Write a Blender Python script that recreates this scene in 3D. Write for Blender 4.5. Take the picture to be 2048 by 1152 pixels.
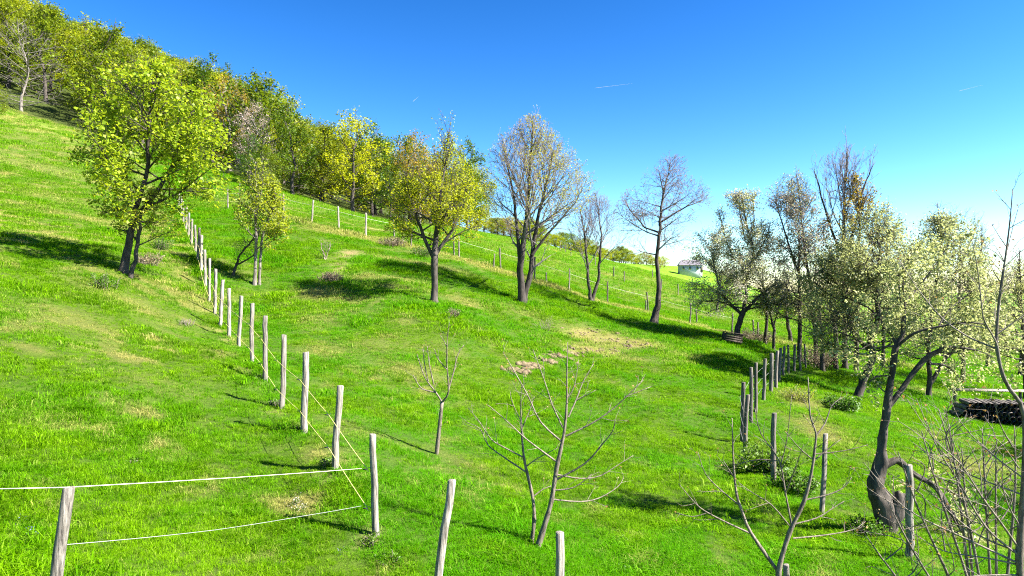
import bpy, math, random
import numpy as np
from mathutils import Vector

for o in list(bpy.data.objects):
    bpy.data.objects.remove(o)
SC = bpy.context.scene
COL = SC.collection

# ------------------------------------------------------------------ camera, sky, sun, exposure
F = 1365.0                      # focal length in pixels of the 2048 px wide photograph
CX, CY = 1024.0, 576.0
cam_d = bpy.data.cameras.new('camera')
cam_d.sensor_width = 36.0
cam_d.lens = 36.0 * F / 2048.0
cam_d.clip_start = 0.1
cam_d.clip_end = 30000.0
cam = bpy.data.objects.new('camera', cam_d)
COL.objects.link(cam)
cam.location = (0, 0, 0)
cam.rotation_euler = (math.radians(90), 0, 0)
SC.camera = cam

SUN_EL = math.radians(42)
SUN_DIR = Vector((0.965, -0.26, 0)).normalized() * math.cos(SUN_EL) + Vector((0, 0, math.sin(SUN_EL)))
world = bpy.data.worlds.new('World')
SC.world = world
world.use_nodes = True
wn = world.node_tree
wn.nodes.clear()
w_out = wn.nodes.new('ShaderNodeOutputWorld')
w_bg = wn.nodes.new('ShaderNodeBackground')
w_sky = wn.nodes.new('ShaderNodeTexSky')
w_sky.sky_type = 'NISHITA'
w_sky.sun_disc = False
w_sky.sun_elevation = SUN_EL
w_sky.sun_rotation = math.atan2(SUN_DIR.x, SUN_DIR.y)
w_sky.altitude = 600.0
w_sky.air_density = 1.0
w_sky.dust_density = 0.35
w_sky.ozone_density = 3.0
w_bg.inputs['Strength'].default_value = 0.05
w_hsv = wn.nodes.new('ShaderNodeHueSaturation')
w_hsv.inputs['Saturation'].default_value = 1.13
w_gam = wn.nodes.new('ShaderNodeGamma')
w_gam.inputs['Gamma'].default_value = 1.62
w_hsv.inputs['Value'].default_value = 0.48
wn.links.new(w_sky.outputs[0], w_gam.inputs[0])
wn.links.new(w_gam.outputs[0], w_hsv.inputs['Color'])
wn.links.new(w_hsv.outputs[0], w_bg.inputs[0])
wn.links.new(w_bg.outputs[0], w_out.inputs[0])

sun_d = bpy.data.lights.new('sun', 'SUN')
sun_d.energy = 5.0
sun_d.angle = math.radians(0.5)
sun_d.color = (1.0, 0.95, 0.86)
sun = bpy.data.objects.new('sun', sun_d)
COL.objects.link(sun)
sun.rotation_euler = (-SUN_DIR).to_track_quat('-Z', 'Y').to_euler()
sun.location = (0, 0, 100)

SC.view_settings.view_transform = 'Standard'
SC.view_settings.look = 'None'
SC.view_settings.exposure = 2.2
SC.view_settings.gamma = 1.0
SC.view_settings.use_curve_mapping = False
SC.render.engine = 'CYCLES'
SC.cycles.max_bounces = 6
SC.cycles.diffuse_bounces = 3
SC.cycles.transmission_bounces = 4
SC.cycles.transparent_max_bounces = 8
SC.cycles.use_denoising = False
SC.cycles.filter_width = 1.1

RNG = np.random.default_rng(7)
random.seed(11)

# ------------------------------------------------------------------ helpers: objects and meshes
def tag(o, label=None, cat=None, group=None, kind=None):
    if label: o['label'] = label
    if cat: o['category'] = cat
    if group: o['group'] = group
    if kind: o['kind'] = kind
    return o

def empty(name, loc, label=None, cat=None, group=None, rz=0.0):
    o = bpy.data.objects.new(name, None)
    COL.objects.link(o)
    o.location = loc
    o.rotation_euler = (0, 0, rz)
    o.empty_display_size = 0.2
    return tag(o, label, cat, group)

def mesh_np(name, verts, faces, mat=None, smooth=False, attrs=None):
    """verts (N,3); faces (M,k) array or list of arrays with different k."""
    me = bpy.data.meshes.new(name)
    verts = np.asarray(verts, dtype=np.float32)
    if not isinstance(faces, (list, tuple)):
        faces = [faces]
    faces = [np.asarray(f, dtype=np.int32) for f in faces if len(f)]
    me.vertices.add(len(verts))
    me.vertices.foreach_set('co', verts.ravel())
    loops = np.concatenate([f.ravel() for f in faces]) if faces else np.zeros(0, np.int32)
    counts = np.concatenate([np.full(len(f), f.shape[1], np.int32) for f in faces]) if faces else np.zeros(0, np.int32)
    starts = np.concatenate([[0], np.cumsum(counts)[:-1]]).astype(np.int32) if len(counts) else counts
    me.loops.add(len(loops))
    me.loops.foreach_set('vertex_index', loops)
    me.polygons.add(len(counts))
    me.polygons.foreach_set('loop_start', starts)
    if smooth:
        me.polygons.foreach_set('use_smooth', np.ones(len(counts), bool))
    for k, v in (attrs or {}).items():
        a = me.attributes.new(k, 'FLOAT', 'POINT')
        a.data.foreach_set('value', np.asarray(v, np.float32))
    me.update(calc_edges=True)
    me.validate()
    if mat: me.materials.append(mat)
    return me

def link(name, me, parent=None, loc=None, kind=None, label=None):
    o = bpy.data.objects.new(name, me)
    COL.objects.link(o)
    if parent: o.parent = parent
    if loc is not None: o.location = loc
    if kind: o['kind'] = kind
    if label: o['label'] = label
    return o

BOXF = np.array([[0,3,2,1],[4,5,6,7],[0,1,5,4],[1,2,6,5],[2,3,7,6],[3,0,4,7]])
class MB:
    def __init__(s): s.v=[]; s.f=[]; s.n=0
    def add(s, v, f):
        v=np.asarray(v,float); f=np.asarray(f)
        s.v.append(v); s.f.append(f+s.n); s.n+=len(v)
    def box(s, c, d, rz=0.0, tilt=0.0):
        x,y,z=[k/2 for k in d]
        v=np.array([[-x,-y,-z],[x,-y,-z],[x,y,-z],[-x,y,-z],[-x,-y,z],[x,-y,z],[x,y,z],[-x,y,z]])
        if tilt:
            ct,st=math.cos(tilt),math.sin(tilt)
            v=v@np.array([[ct,0,st],[0,1,0],[-st,0,ct]]).T
        cz,sz=math.cos(rz),math.sin(rz)
        v=v@np.array([[cz,-sz,0],[sz,cz,0],[0,0,1]]).T
        s.add(v+np.array(c), BOXF)
    def build(s, name, mat, parent=None, smooth=False, loc=None):
        byk={}
        for f in s.f: byk.setdefault(f.shape[1],[]).append(f)
        return link(name, mesh_np(name, np.concatenate(s.v), [np.concatenate(x) for x in byk.values()], mat, smooth), parent, loc)

def tubes(polys, sides, cap=True):
    """polys: list of (pts (N,3), radii (N)) -> verts, quads, tris"""
    groups={}
    for p,r in polys: groups.setdefault(len(p),[]).append((p,r))
    V=[];Q=[];T=[];n=0
    ang=np.linspace(0,2*np.pi,sides,endpoint=False)
    ca,sa=np.cos(ang),np.sin(ang)
    for N,lst in groups.items():
        P=np.array([a for a,_ in lst],float); R=np.array([b for _,b in lst],float)
        M=len(P)
        tg=np.empty_like(P); tg[:,1:-1]=P[:,2:]-P[:,:-2]; tg[:,0]=P[:,1]-P[:,0]; tg[:,-1]=P[:,-1]-P[:,-2]
        tg/=np.linalg.norm(tg,axis=2,keepdims=True)+1e-9
        av=tg.mean(1); k=np.argmin(np.abs(av),axis=1)
        ref=np.zeros((M,3)); ref[np.arange(M),k]=1
        ref=ref[:,None,:]
        u=ref-(ref*tg).sum(2,keepdims=True)*tg; u/=np.linalg.norm(u,axis=2,keepdims=True)+1e-9
        w=np.cross(tg,u)
        ring=P[:,:,None,:]+R[:,:,None,None]*(u[:,:,None,:]*ca[None,None,:,None]+w[:,:,None,:]*sa[None,None,:,None])
        V.append(ring.reshape(-1,3))
        base=n+np.arange(M)[:,None,None]*(N*sides)+np.arange(N-1)[None,:,None]*sides
        j=np.arange(sides)[None,None,:]; j2=(j+1)%sides
        q=np.stack([base+j,base+j2,base+sides+j2,base+sides+j],-1).reshape(-1,4)
        Q.append(q)
        if cap and sides>=3:
            top=n+np.arange(M)[:,None]*(N*sides)+(N-1)*sides
            for s in range(1,sides-1):
                T.append(np.concatenate([top,top+s,top+s+1],1))
        n+=M*N*sides
    return np.concatenate(V), np.concatenate(Q), (np.concatenate(T) if T else np.zeros((0,3),int))

# ------------------------------------------------------------------ value noise
def _hash(i,j,seed):
    h=(i*374761393+j*668265263+seed*974634777)&0x7fffffff
    h=((h^(h>>13))*1274126177)&0x7fffffff
    return ((h^(h>>16))&0xffff)/65535.0
def vnoise(x,y,scale,seed=0):
    x=np.asarray(x,float)/scale; y=np.asarray(y,float)/scale
    i=np.floor(x).astype(np.int64); j=np.floor(y).astype(np.int64)
    u=x-i; v=y-j; u=u*u*(3-2*u); v=v*v*(3-2*v)
    a=_hash(i,j,seed); b=_hash(i+1,j,seed); c=_hash(i,j+1,seed); d=_hash(i+1,j+1,seed)
    return (a*(1-u)+b*u)*(1-v)+(c*(1-u)+d*u)*v
def fbm(x,y,scale,seed=0,oct=3):
    s=0; a=1; t=0
    for k in range(oct):
        s=s+a*vnoise(x,y,scale/2**k,seed+k*17); t+=a; a*=.5
    return s/t
def sstep(a,b,x):
    t=np.clip((x-a)/(b-a),0,1); return t*t*(3-2*t)

# ------------------------------------------------------------------ terrain height (measured spot heights, smooth between them)
def pw(px,py,Y): return ((px-CX)/F*Y, Y, (CY-py)/F*Y)
SPOTS=[(-3.4,5.2,-3.0),(-1.93,9.6,-3.47),(-0.75,7.8,-3.75),(0.53,8,-4.1),(6,6,-4.7),(0.5,4,-4.6),(9,9,-4.8),(-8,2,-2.2),(0,0,-4.4),
 (12,1,-5.6),(14,8,-5.0),
 (60,60,-8),(42,75,-3.6),(90,100,-18),(80,60,-13),(120,120,-32),(200,200,-62),(160,300,-48),(60,250,-2),(45,130,-2.2),
 (-85,150,42),(-96,140,45.5),(-79,140,39),(-55,130,28.5),(-39,110,18.5),(-136,140,62),(-100,250,58),(-250,250,85),(0,250,10),(-30,200,24),(-18,140,13),(-140,80,42),(-60,20,12),(-25,5,3.0),(-120,20,28)]
SPOTS+=[pw(*a) for a in [(1075,1095,10),(680,940,11.1),(613,865,13.05),(566,818,14.9),(507,727,18.1),(459,673,21.9),(430,627,25),(403,545,29.5),(385,500,33),(374,472,37),
 (505,927,11.5),(560,1038,9.95),(250,545,24.5),(20,222,80),(0,700,13.8),(0,1152,6.4),(0,450,29),(300,300,78),
 (515,570,30),(680,515,36),(868,604,29),(1045,604,34),(1183,602,39),(1308,646,36),(1478,683,33),(1200,690,29),(1010,740,23.6),(900,640,26.5),
 (875,905,14),(1250,900,16.8),(1400,740,26),(1250,760,23.5),(1815,1115,10.5),(1650,1030,13),(1555,965,15),(1490,912,17.5),(1524,800,22.5),(1545,783,24),(1575,742,29),(1610,737,31),
 (1690,742,31),(1722,792,26),(1900,720,45),(1980,820,28),(1770,1058,12.3),(2000,1000,14.5),
 (570,430,44),(678,458,43),(734,472,43),(825,492,42),(918,515,41),(1003,538,41),(1138,580,41),(1216,606,41),(1298,626,41),(1379,650,40),(1464,667,40),(1560,672,40),
 (570,385,75),(700,425,75),(760,440,78),(900,455,90),(1000,468,140),(1250,530,170),(1380,549,235),(1350,545,230),(1500,622,60),(1420,575,110)]]
SPOTS=np.array(SPOTS)
def _warp(x,y):
    y=np.maximum(y,-6.0)+12.0
    return np.stack([np.asarray(x)/(y)*1.6, np.log(y)],-1)
def _phi(r2): return 0.5*r2*np.log(r2+1e-12)
_PS=_warp(SPOTS[:,0],SPOTS[:,1])
_n=len(_PS)
_K=_phi(((_PS[:,None]-_PS[None])**2).sum(-1))+np.eye(_n)*6e-4
_A=np.zeros((_n+3,_n+3)); _A[:_n,:_n]=_K; _A[:_n,_n]=1; _A[:_n,_n+1:]=_PS; _A[_n,:_n]=1; _A[_n+1:,:_n]=_PS.T
_rhs=np.zeros(_n+3); _rhs[:_n]=SPOTS[:,2]/(np.maximum(SPOTS[:,1],-6)+12.0)
_W=np.linalg.solve(_A,_rhs)
def H0(x,y):
    x=np.asarray(x,float); y=np.asarray(y,float); sh=x.shape
    x=x.ravel(); y=y.ravel()
    xx=np.clip(x,-300,330); yy=np.clip(y,-6,320)
    xx=np.clip(xx,-1.6*(yy+12)-12,1.6*(yy+12)+12)
    out=np.empty(len(x))
    for s in range(0,len(x),40000):
        p=_warp(xx[s:s+40000],yy[s:s+40000])
        d=((p[:,None,:]-_PS[None])**2).sum(-1)
        out[s:s+40000]=(_phi(d)@_W[:_n]+_W[_n]+p@_W[_n+1:])*(yy[s:s+40000]+12)
    d=np.hypot(x,y)
    far=-95+70*sstep(0.15,-0.7,x/(d+1e-6))+ sstep(2500,6000,d)*(8+50*fbm(x,y,1500,5)) 
    far=far+ 25*(fbm(x,y,420,9)-.5)
    w=sstep(240,620,d)
    return (out*(1-w)+far*w).reshape(sh)
def lump(x,y):
    d=np.hypot(x,y)
    a=0.20*(fbm(x,y,1.6,3,2)-.5)+0.11*(fbm(x,y,.62,8,2)-.5)
    return a*sstep(70,25,d)+0.5*(fbm(x,y,9,21,2)-.5)*sstep(6,30,d)*sstep(400,120,d)*.5
def H(x,y): return H0(x,y)+lump(x,y)
def h1(x,y): return float(H(np.array([x]),np.array([y]))[0])
def ground(px,py,hint):
    """the spot on the ground that the photograph shows at this pixel, nearest to a measured distance"""
    ys=np.exp(np.linspace(math.log(max(3,hint*.6)),math.log(hint*1.7),160))
    x=(px-CX)/F*ys; z=(CY-py)/F*ys
    f=H(x,ys)-z
    best=None
    for i in range(len(ys)-1):
        if f[i]<0<=f[i+1]:
            t=f[i]/(f[i]-f[i+1]); y=ys[i]*(1-t)+ys[i+1]*t
            if best is None or abs(math.log(y/hint))<abs(math.log(best/hint)): best=y
    if best is None: best=hint
    xx=(px-CX)/F*best
    return Vector((xx,best,h1(xx,best)))

# ------------------------------------------------------------------ ground cover: where grass is dry, lush or worn to earth
DRY=[]   # x,y,rx,ry,amount
DIRT=[]
CLODS=[]
WOOD=[0]
def spot(lst,px,py,hint,rx,ry,a=1.0):
    g=ground(px,py,hint); lst.append((g.x,g.y,rx,ry,a))
for px,py,h,rx,ry in [(1170,672,29.5,.9,.9),(1210,680,29,1.2,1.1),(1245,688,28.6,1.1,.9),(1190,700,28,.9,.7),(1280,690,29,.9,.6),(1230,705,28,.6,.5)]:
    spot(DIRT,px,py,h,rx,ry,.70); spot(DRY,px,py,h,rx*1.4,ry*1.4,1.0); spot(CLODS,px,py,h,rx,ry,.055)
for px,py,h,rx,ry in [(1022,740,23.7,.35,.28),(1042,743,23.5,.3,.22),(1068,733,24,.35,.22),(1095,722,24.6,.3,.2),(1115,712,25.2,.45,.25),(1140,706,25.6,.4,.25),(1055,735,24,.3,.2)]:
    spot(DIRT,px,py,h,rx*1.2,ry*1.4,1.0); spot(CLODS,px,py,h,rx,ry,.085)
for px,py,h,rx,ry in [(700,508,37,.5,.5),(690,514,36.5,.5,.35),(680,525,35.5,.3,.5),(677,540,34.5,.25,.5),(710,503,37.5,.5,.3)]:
    spot(DIRT,px,py,h,rx*1.5,ry*1.6,1.0)
for px,py,h,rx,ry,a in [(640,585,31,1.2,1.0,.9),(700,600,29,2.2,.7,.7),(920,600,29,1.6,.8,.8),(940,612,28,.6,.5,1),(820,575,31,2.5,.6,.6),(860,530,38,2.5,.6,.9),(800,520,39,2.2,.5,.8),(1040,625,31,1.5,.8,.5),
   (770,555,33,2.5,.8,.8),(650,700,20,1.0,1.4,.6),(640,640,24,.8,1.5,.7),(820,740,20,1.6,1.2,.55),(740,690,22,1.6,1.6,.4),(1300,720,27,2,.5,.6),(1380,715,28,1.5,.6,.6),
   (270,570,23,1.2,.5,.9),(180,440,31,4,1.5,.8),(120,400,36,5,2,.6),(60,330,46,8,3,.6),(250,600,21,2,.9,.6),(140,640,17,1.5,1,.7),(200,660,17,.8,.6,.8),(300,760,14.5,1,.6,.5),(100,850,10,.8,.5,.5),(380,645,20,.5,.4,.9),
   (410,600,24,.8,2.5,.7),(470,690,18,.45,1.4,.6),(1640,860,18,.7,1.6,1.0),(1600,800,21,.8,1.2,.8),(1960,930,16,1.6,1.2,.7),(1900,880,18,1.5,1,.5),(1960,1080,11.5,1.2,.8,.4),(1840,780,30,1.5,1.0,.5),
   (660,465,43.5,4,.5,.9),(760,485,42,4,.5,.9),(900,520,40.5,5,.5,.8),(1050,555,40.5,5,.5,.7),(1150,590,40.3,4,.4,.8),(1420,660,39.5,4,.6,.8),(1500,672,38,2.5,1.2,.9)]:
    spot(DRY,px,py,h,rx,ry,a)
for px,py,h in [(408,590,25.7),(414,606,25.2),(422,622,24.6),(432,640,23.9),(443,660,22.5),(455,680,21.3),(472,700,19.3),(497,738,17.8),(524,770,16.3),(556,825,14.6),(664,945,10.9),(740,1080,9.4)]:
    spot(DIRT,px,py,h,.22,.40,.85)
def blob(lst,x,y):
    s=np.zeros(np.shape(x))
    for a,b,rx,ry,k in lst:
        d=((x-a)/rx)**2+((y-b)/ry)**2
        s=np.maximum(s,k*np.exp(-d))
    return s
LEFT_LINE=lambda x,y: x-(3.64-0.58*y)       # >0 right of the left fence
def cover(x,y):
    d=np.hypot(x,y)
    nz=fbm(x,y,3.2,31,3); n2=fbm(x,y,.8,37,2); n3=fbm(x,y,14,41,2)
    left=sstep(.3,-.8,LEFT_LINE(x,y))
    n4=fbm(x,y,.35,43,2)
    dry=sstep(.55,.82,.30*nz+.36*n2+.22*n4+.12*n3+.10*left*sstep(9,30,d))*(.75+.25*left)
    dry=dry+.22*left*sstep(20,60,d)*(.4+n2)
    dry=np.clip(np.maximum(dry,blob(DRY,x,y)*(.45+.9*n2)),0,1)
    upper=sstep(43,48,y)*sstep(-26,-20,x)
    dry=np.clip(dry+.30*upper*(.4+nz),0,1)*(1-.65*sstep(95,150,y))
    lush=sstep(.42,.62,.6*fbm(x,y,2.0,53,3)+.4*fbm(x,y,.5,59,2))*(1-.5*left)
    dirt=np.clip(blob(DIRT,x,y)*(.55+.9*n2),0,1)
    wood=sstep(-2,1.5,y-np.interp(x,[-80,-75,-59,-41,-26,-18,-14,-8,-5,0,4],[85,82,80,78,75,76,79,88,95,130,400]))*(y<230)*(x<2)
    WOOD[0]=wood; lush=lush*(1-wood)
    return dry,lush,dirt

# ------------------------------------------------------------------ materials
def new_mat(name):
    m=bpy.data.materials.new(name); m.use_nodes=True
    nt=m.node_tree; nt.nodes.clear()
    out=nt.nodes.new('ShaderNodeOutputMaterial')
    return m,nt,out
def N(nt,t,**kw):
    n=nt.nodes.new(t)
    for k,v in kw.items():
        if k.startswith('i_'): n.inputs[k[2:].replace('_',' ')].default_value=v
        else: setattr(n,k,v)
    return n
def ramp(nt,stops):
    r=nt.nodes.new('ShaderNodeValToRGB'); e=r.color_ramp.elements
    while len(e)<len(stops): e.new(.5)
    for k,(p,c) in zip(e,stops): k.position=p; k.color=(*c,1) if len(c)==3 else c
    return r
def mixc(nt,fac,a,b,mode='MIX'):
    m=nt.nodes.new('ShaderNodeMix'); m.data_type='RGBA'; m.blend_type=mode
    for s,v in ((0,fac),(6,a),(7,b)):
        if hasattr(v,'links') or isinstance(v,bpy.types.NodeSocket): nt.links.new(v,m.inputs[s])
        else: m.inputs[s].default_value=v if s==0 else (*v,1)
    return m.outputs[2]

GREEN_A=(0.032,0.115,0.001); GREEN_B=(0.215,0.42,0.001); LUSH=(0.055,0.275,0.001); STRAW=(0.46,0.40,0.13); EARTH=(0.26,0.185,0.10)
def grass_color(nt,dry,lush,dirt,rnd):
    c=mixc(nt,rnd,GREEN_A,GREEN_B)
    m=N(nt,'ShaderNodeMath',operation='MULTIPLY',use_clamp=True); nt.links.new(lush,m.inputs[0]); m.inputs[1].default_value=.65
    c=mixc(nt,m.outputs[0],c,LUSH)
    c=mixc(nt,dry,c,STRAW)
    if dirt is not None: c=mixc(nt,dirt,c,EARTH)
    return c
def mat_ground():
    m,nt,out=new_mat('meadow_ground')
    at=lambda n: N(nt,'ShaderNodeAttribute',attribute_name=n).outputs['Fac']
    geo=N(nt,'ShaderNodeNewGeometry')
    n1=N(nt,'ShaderNodeTexNoise'); n1.inputs['Scale'].default_value=2.2; n1.inputs['Detail'].default_value=8; n1.inputs['Roughness'].default_value=.7
    n2=N(nt,'ShaderNodeTexNoise'); n2.inputs['Scale'].default_value=14; n2.inputs['Detail'].default_value=6; n2.inputs['Roughness'].default_value=.75
    nt.links.new(geo.outputs['Position'],n1.inputs['Vector']); nt.links.new(geo.outputs['Position'],n2.inputs['Vector'])
    r=ramp(nt,[(.3,(0,0,0)),(.7,(1,1,1))]); nt.links.new(n1.outputs['Fac'],r.inputs[0])
    c=grass_color(nt,at('dry'),at('lush'),at('dirt'),r.outputs[0])
    r2=ramp(nt,[(.3,(.45,.45,.4)),(.65,(1.1,1.1,1.0))]); nt.links.new(n2.outputs['Fac'],r2.inputs[0])
    c=mixc(nt,.75,c,r2.outputs[0],'MULTIPLY')
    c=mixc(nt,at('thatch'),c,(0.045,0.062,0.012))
    b=N(nt,'ShaderNodeBsdfPrincipled'); b.inputs['Roughness'].default_value=.9; b.inputs['Specular IOR Level'].default_value=.1
    nt.links.new(c,b.inputs['Base Color'])
    bp=N(nt,'ShaderNodeBump'); bp.inputs['Strength'].default_value=.8; bp.inputs['Distance'].default_value=.12
    nt.links.new(n2.outputs['Fac'],bp.inputs['Height']); nt.links.new(bp.outputs[0],b.inputs['Normal'])
    nt.links.new(b.outputs[0],out.inputs[0])
    return m
def mat_grass():
    m,nt,out=new_mat('grass_blades')
    at=lambda n: N(nt,'ShaderNodeAttribute',attribute_name=n,attribute_type='INSTANCER').outputs['Fac']
    bl=N(nt,'ShaderNodeAttribute',attribute_name='tint').outputs['Fac']
    oi=at('rnd')
    av=N(nt,'ShaderNodeMath',operation='MULTIPLY_ADD'); nt.links.new(bl,av.inputs[0]); av.inputs[1].default_value=.6
    sc=N(nt,'ShaderNodeMath',operation='MULTIPLY'); nt.links.new(oi,sc.inputs[0]); sc.inputs[1].default_value=.5
    nt.links.new(sc.outputs[0],av.inputs[2])
    # single dead blades: the driest blades of a tuft turn first
    th=N(nt,'ShaderNodeMath',operation='ADD'); nt.links.new(at('dry'),th.inputs[0])
    tb=N(nt,'ShaderNodeMath',operation='MULTIPLY_ADD'); nt.links.new(bl,tb.inputs[0]); tb.inputs[1].default_value=.55; tb.inputs[2].default_value=-.30
    nt.links.new(tb.outputs[0],th.inputs[1])
    rr=ramp(nt,[(.12,(0,0,0)),(.72,(1,1,1))]); nt.links.new(th.outputs[0],rr.inputs[0])
    c=grass_color(nt,rr.outputs[0],at('lush'),None,av.outputs[0])
    d=N(nt,'ShaderNodeBsdfPrincipled'); d.inputs['Roughness'].default_value=.6; d.inputs['Specular IOR Level'].default_value=.04
    t=N(nt,'ShaderNodeBsdfTranslucent'); mx=N(nt,'ShaderNodeMixShader'); mx.inputs[0].default_value=.45
    nt.links.new(c,d.inputs['Base Color'])
    tc=mixc(nt,.5,c,(0.19,0.45,0.001)); nt.links.new(tc,t.inputs[0])
    nt.links.new(d.outputs[0],mx.inputs[1]); nt.links.new(t.outputs[0],mx.inputs[2]); nt.links.new(mx.outputs[0],out.inputs[0])
    return m
def mat_leaf(name,a,b,trans=.4,tr=None,rough=.5):
    m,nt,out=new_mat(name)
    bl=N(nt,'ShaderNodeAttribute',attribute_name='tint').outputs['Fac']
    oi=N(nt,'ShaderNodeObjectInfo').outputs['Random']
    c=mixc(nt,bl,a,b)
    hs=N(nt,'ShaderNodeHueSaturation'); nt.links.new(c,hs.inputs['Color'])
    mr=N(nt,'ShaderNodeMapRange'); nt.links.new(oi,mr.inputs[0]); mr.inputs[3].default_value=.485; mr.inputs[4].default_value=.515
    nt.links.new(mr.outputs[0],hs.inputs['Hue'])
    mv=N(nt,'ShaderNodeMapRange'); nt.links.new(oi,mv.inputs[0]); mv.inputs[3].default_value=1.15; mv.inputs[4].default_value=.85
    nt.links.new(mv.outputs[0],hs.inputs['Value'])
    d=N(nt,'ShaderNodeBsdfPrincipled'); d.inputs['Roughness'].default_value=rough; d.inputs['Specular IOR Level'].default_value=.3
    t=N(nt,'ShaderNodeBsdfTranslucent'); mx=N(nt,'ShaderNodeMixShader'); mx.inputs[0].default_value=trans
    nt.links.new(hs.outputs[0],d.inputs['Base Color'])
    if tr: 
        tc=mixc(nt,.6,hs.outputs[0],tr); nt.links.new(tc,t.inputs[0])
    else: nt.links.new(hs.outputs[0],t.inputs[0])
    nt.links.new(d.outputs[0],mx.inputs[1]); nt.links.new(t.outputs[0],mx.inputs[2]); nt.links.new(mx.outputs[0],out.inputs[0])
    return m
def mat_wood(name,a,b,scale=6,stretch=.12,bump=.5,rough=.85):
    m,nt,out=new_mat(name)
    tc=N(nt,'ShaderNodeTexCoord'); mp=N(nt,'ShaderNodeMapping'); mp.inputs['Scale'].default_value=(1,1,stretch)
    nt.links.new(tc.outputs['Object'],mp.inputs[0])
    n=N(nt,'ShaderNodeTexNoise'); n.inputs['Scale'].default_value=scale; n.inputs['Detail'].default_value=7; n.inputs['Roughness'].default_value=.7
    nt.links.new(mp.outputs[0],n.inputs['Vector'])
    r=ramp(nt,[(.36,a),(.60,b)]); nt.links.new(n.outputs['Fac'],r.inputs[0])
    p=N(nt,'ShaderNodeBsdfPrincipled'); p.inputs['Roughness'].default_value=rough; p.inputs['Specular IOR Level'].default_value=.25
    oi=N(nt,'ShaderNodeObjectInfo'); mr=N(nt,'ShaderNodeMapRange'); nt.links.new(oi.outputs['Random'],mr.inputs[0]); mr.inputs[3].default_value=.72; mr.inputs[4].default_value=1.12
    hv=N(nt,'ShaderNodeHueSaturation'); nt.links.new(mr.outputs[0],hv.inputs['Value']); nt.links.new(r.outputs[0],hv.inputs['Color'])
    nt.links.new(hv.outputs[0],p.inputs['Base Color'])
    bp=N(nt,'ShaderNodeBump'); bp.inputs['Strength'].default_value=bump; bp.inputs['Distance'].default_value=.02
    nt.links.new(n.outputs['Fac'],bp.inputs['Height']); nt.links.new(bp.outputs[0],p.inputs['Normal'])
    nt.links.new(p.outputs[0],out.inputs[0])
    return m
def mat_plain(name,c,rough=.7):
    m,nt,out=new_mat(name)
    n=N(nt,'ShaderNodeTexNoise'); n.inputs['Scale'].default_value=9; n.inputs['Detail'].default_value=4
    r=ramp(nt,[(.3,tuple(k*.8 for k in c)),(.7,tuple(min(1,k*1.1) for k in c))]); nt.links.new(n.outputs['Fac'],r.inputs[0])
    p=N(nt,'ShaderNodeBsdfPrincipled'); p.inputs['Roughness'].default_value=rough
    nt.links.new(r.outputs[0],p.inputs['Base Color']); nt.links.new(p.outputs[0],out.inputs[0])
    return m

M_GROUND=mat_ground(); M_GRASS=mat_grass()
M_BARK=mat_wood('dark_bark',(.022,.018,.015),(.085,.07,.058),9,.3,.8)
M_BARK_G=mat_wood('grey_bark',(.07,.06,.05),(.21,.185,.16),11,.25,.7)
M_TWIG=mat_wood('sapling_bark',(.075,.058,.045),(.25,.205,.16),30,.3,.6,.6)
M_TWIG_V=mat_wood('violet_grey_twigs',(.065,.055,.055),(.17,.15,.15),10,.3,.4)
M_POST=mat_wood('weathered_post',(.045,.037,.031),(.36,.32,.27),38,.07,1.0)
M_POST_D=mat_wood('dark_old_post',(.03,.026,.022),(.22,.19,.16),38,.07,1.0)
M_PLANK=mat_wood('old_plank',(.07,.055,.045),(.19,.16,.13),12,.3,.5)
M_ROPE=mat_plain('yellow_electric_rope',(.62,.55,.20),.5)
M_ROPE_W=mat_plain('white_electric_tape',(.58,.55,.42),.5)
M_WIRE=mat_plain('grey_wire',(.30,.30,.30),.4)
M_BLACK=mat_plain('black_insulator',(.02,.02,.022),.4)
L_MAPLE=mat_leaf('maple_leaf',(.13,.21,.004),(.42,.50,.025),.5,(.42,.50,.012))
L_LIME=mat_leaf('young_lime_leaf',(.16,.23,.012),(.34,.37,.04),.5,(.38,.44,.03))
L_GOLD=mat_leaf('golden_green_leaf',(.17,.215,.004),(.43,.46,.010),.5,(.48,.50,.010))
L_BRONZE=mat_leaf('bronze_bud_leaf',(.24,.19,.04),(.46,.36,.08),.4,(.46,.36,.05))
L_PALE=mat_leaf('pale_apple_leaf',(.15,.17,.045),(.48,.49,.23),.48,(.42,.46,.14))
L_CREAM=mat_leaf('cream_blossom',(.36,.32,.22),(.62,.58,.46),.35,(.55,.52,.38))
L_PINK=mat_leaf('faded_pink_blossom',(.26,.19,.15),(.50,.41,.35),.35)
L_FOREST=mat_leaf('beech_leaf',(.075,.135,.003),(.20,.25,.007),.4,(.25,.31,.008))
L_YELLOW=mat_leaf('yellow_green_leaf',(.15,.20,.003),(.33,.36,.008),.45,(.38,.42,.008))
L_DARK=mat_leaf('dark_green_leaf',(.032,.080,.003),(.095,.165,.006),.35,(.12,.20,.006))
L_RUST=mat_leaf('rust_tinted_leaf',(.17,.13,.012),(.33,.22,.02),.4,(.36,.26,.02))
L_BUD=mat_leaf('red_brown_bud',(.20,.10,.03),(.40,.24,.07),.4)
L_WEED=mat_leaf('weed_leaf',(.045,.13,.004),(.12,.24,.010),.4)
L_DEAD=mat_leaf('dead_brush',(.12,.085,.05),(.30,.23,.14),.2)

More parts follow.
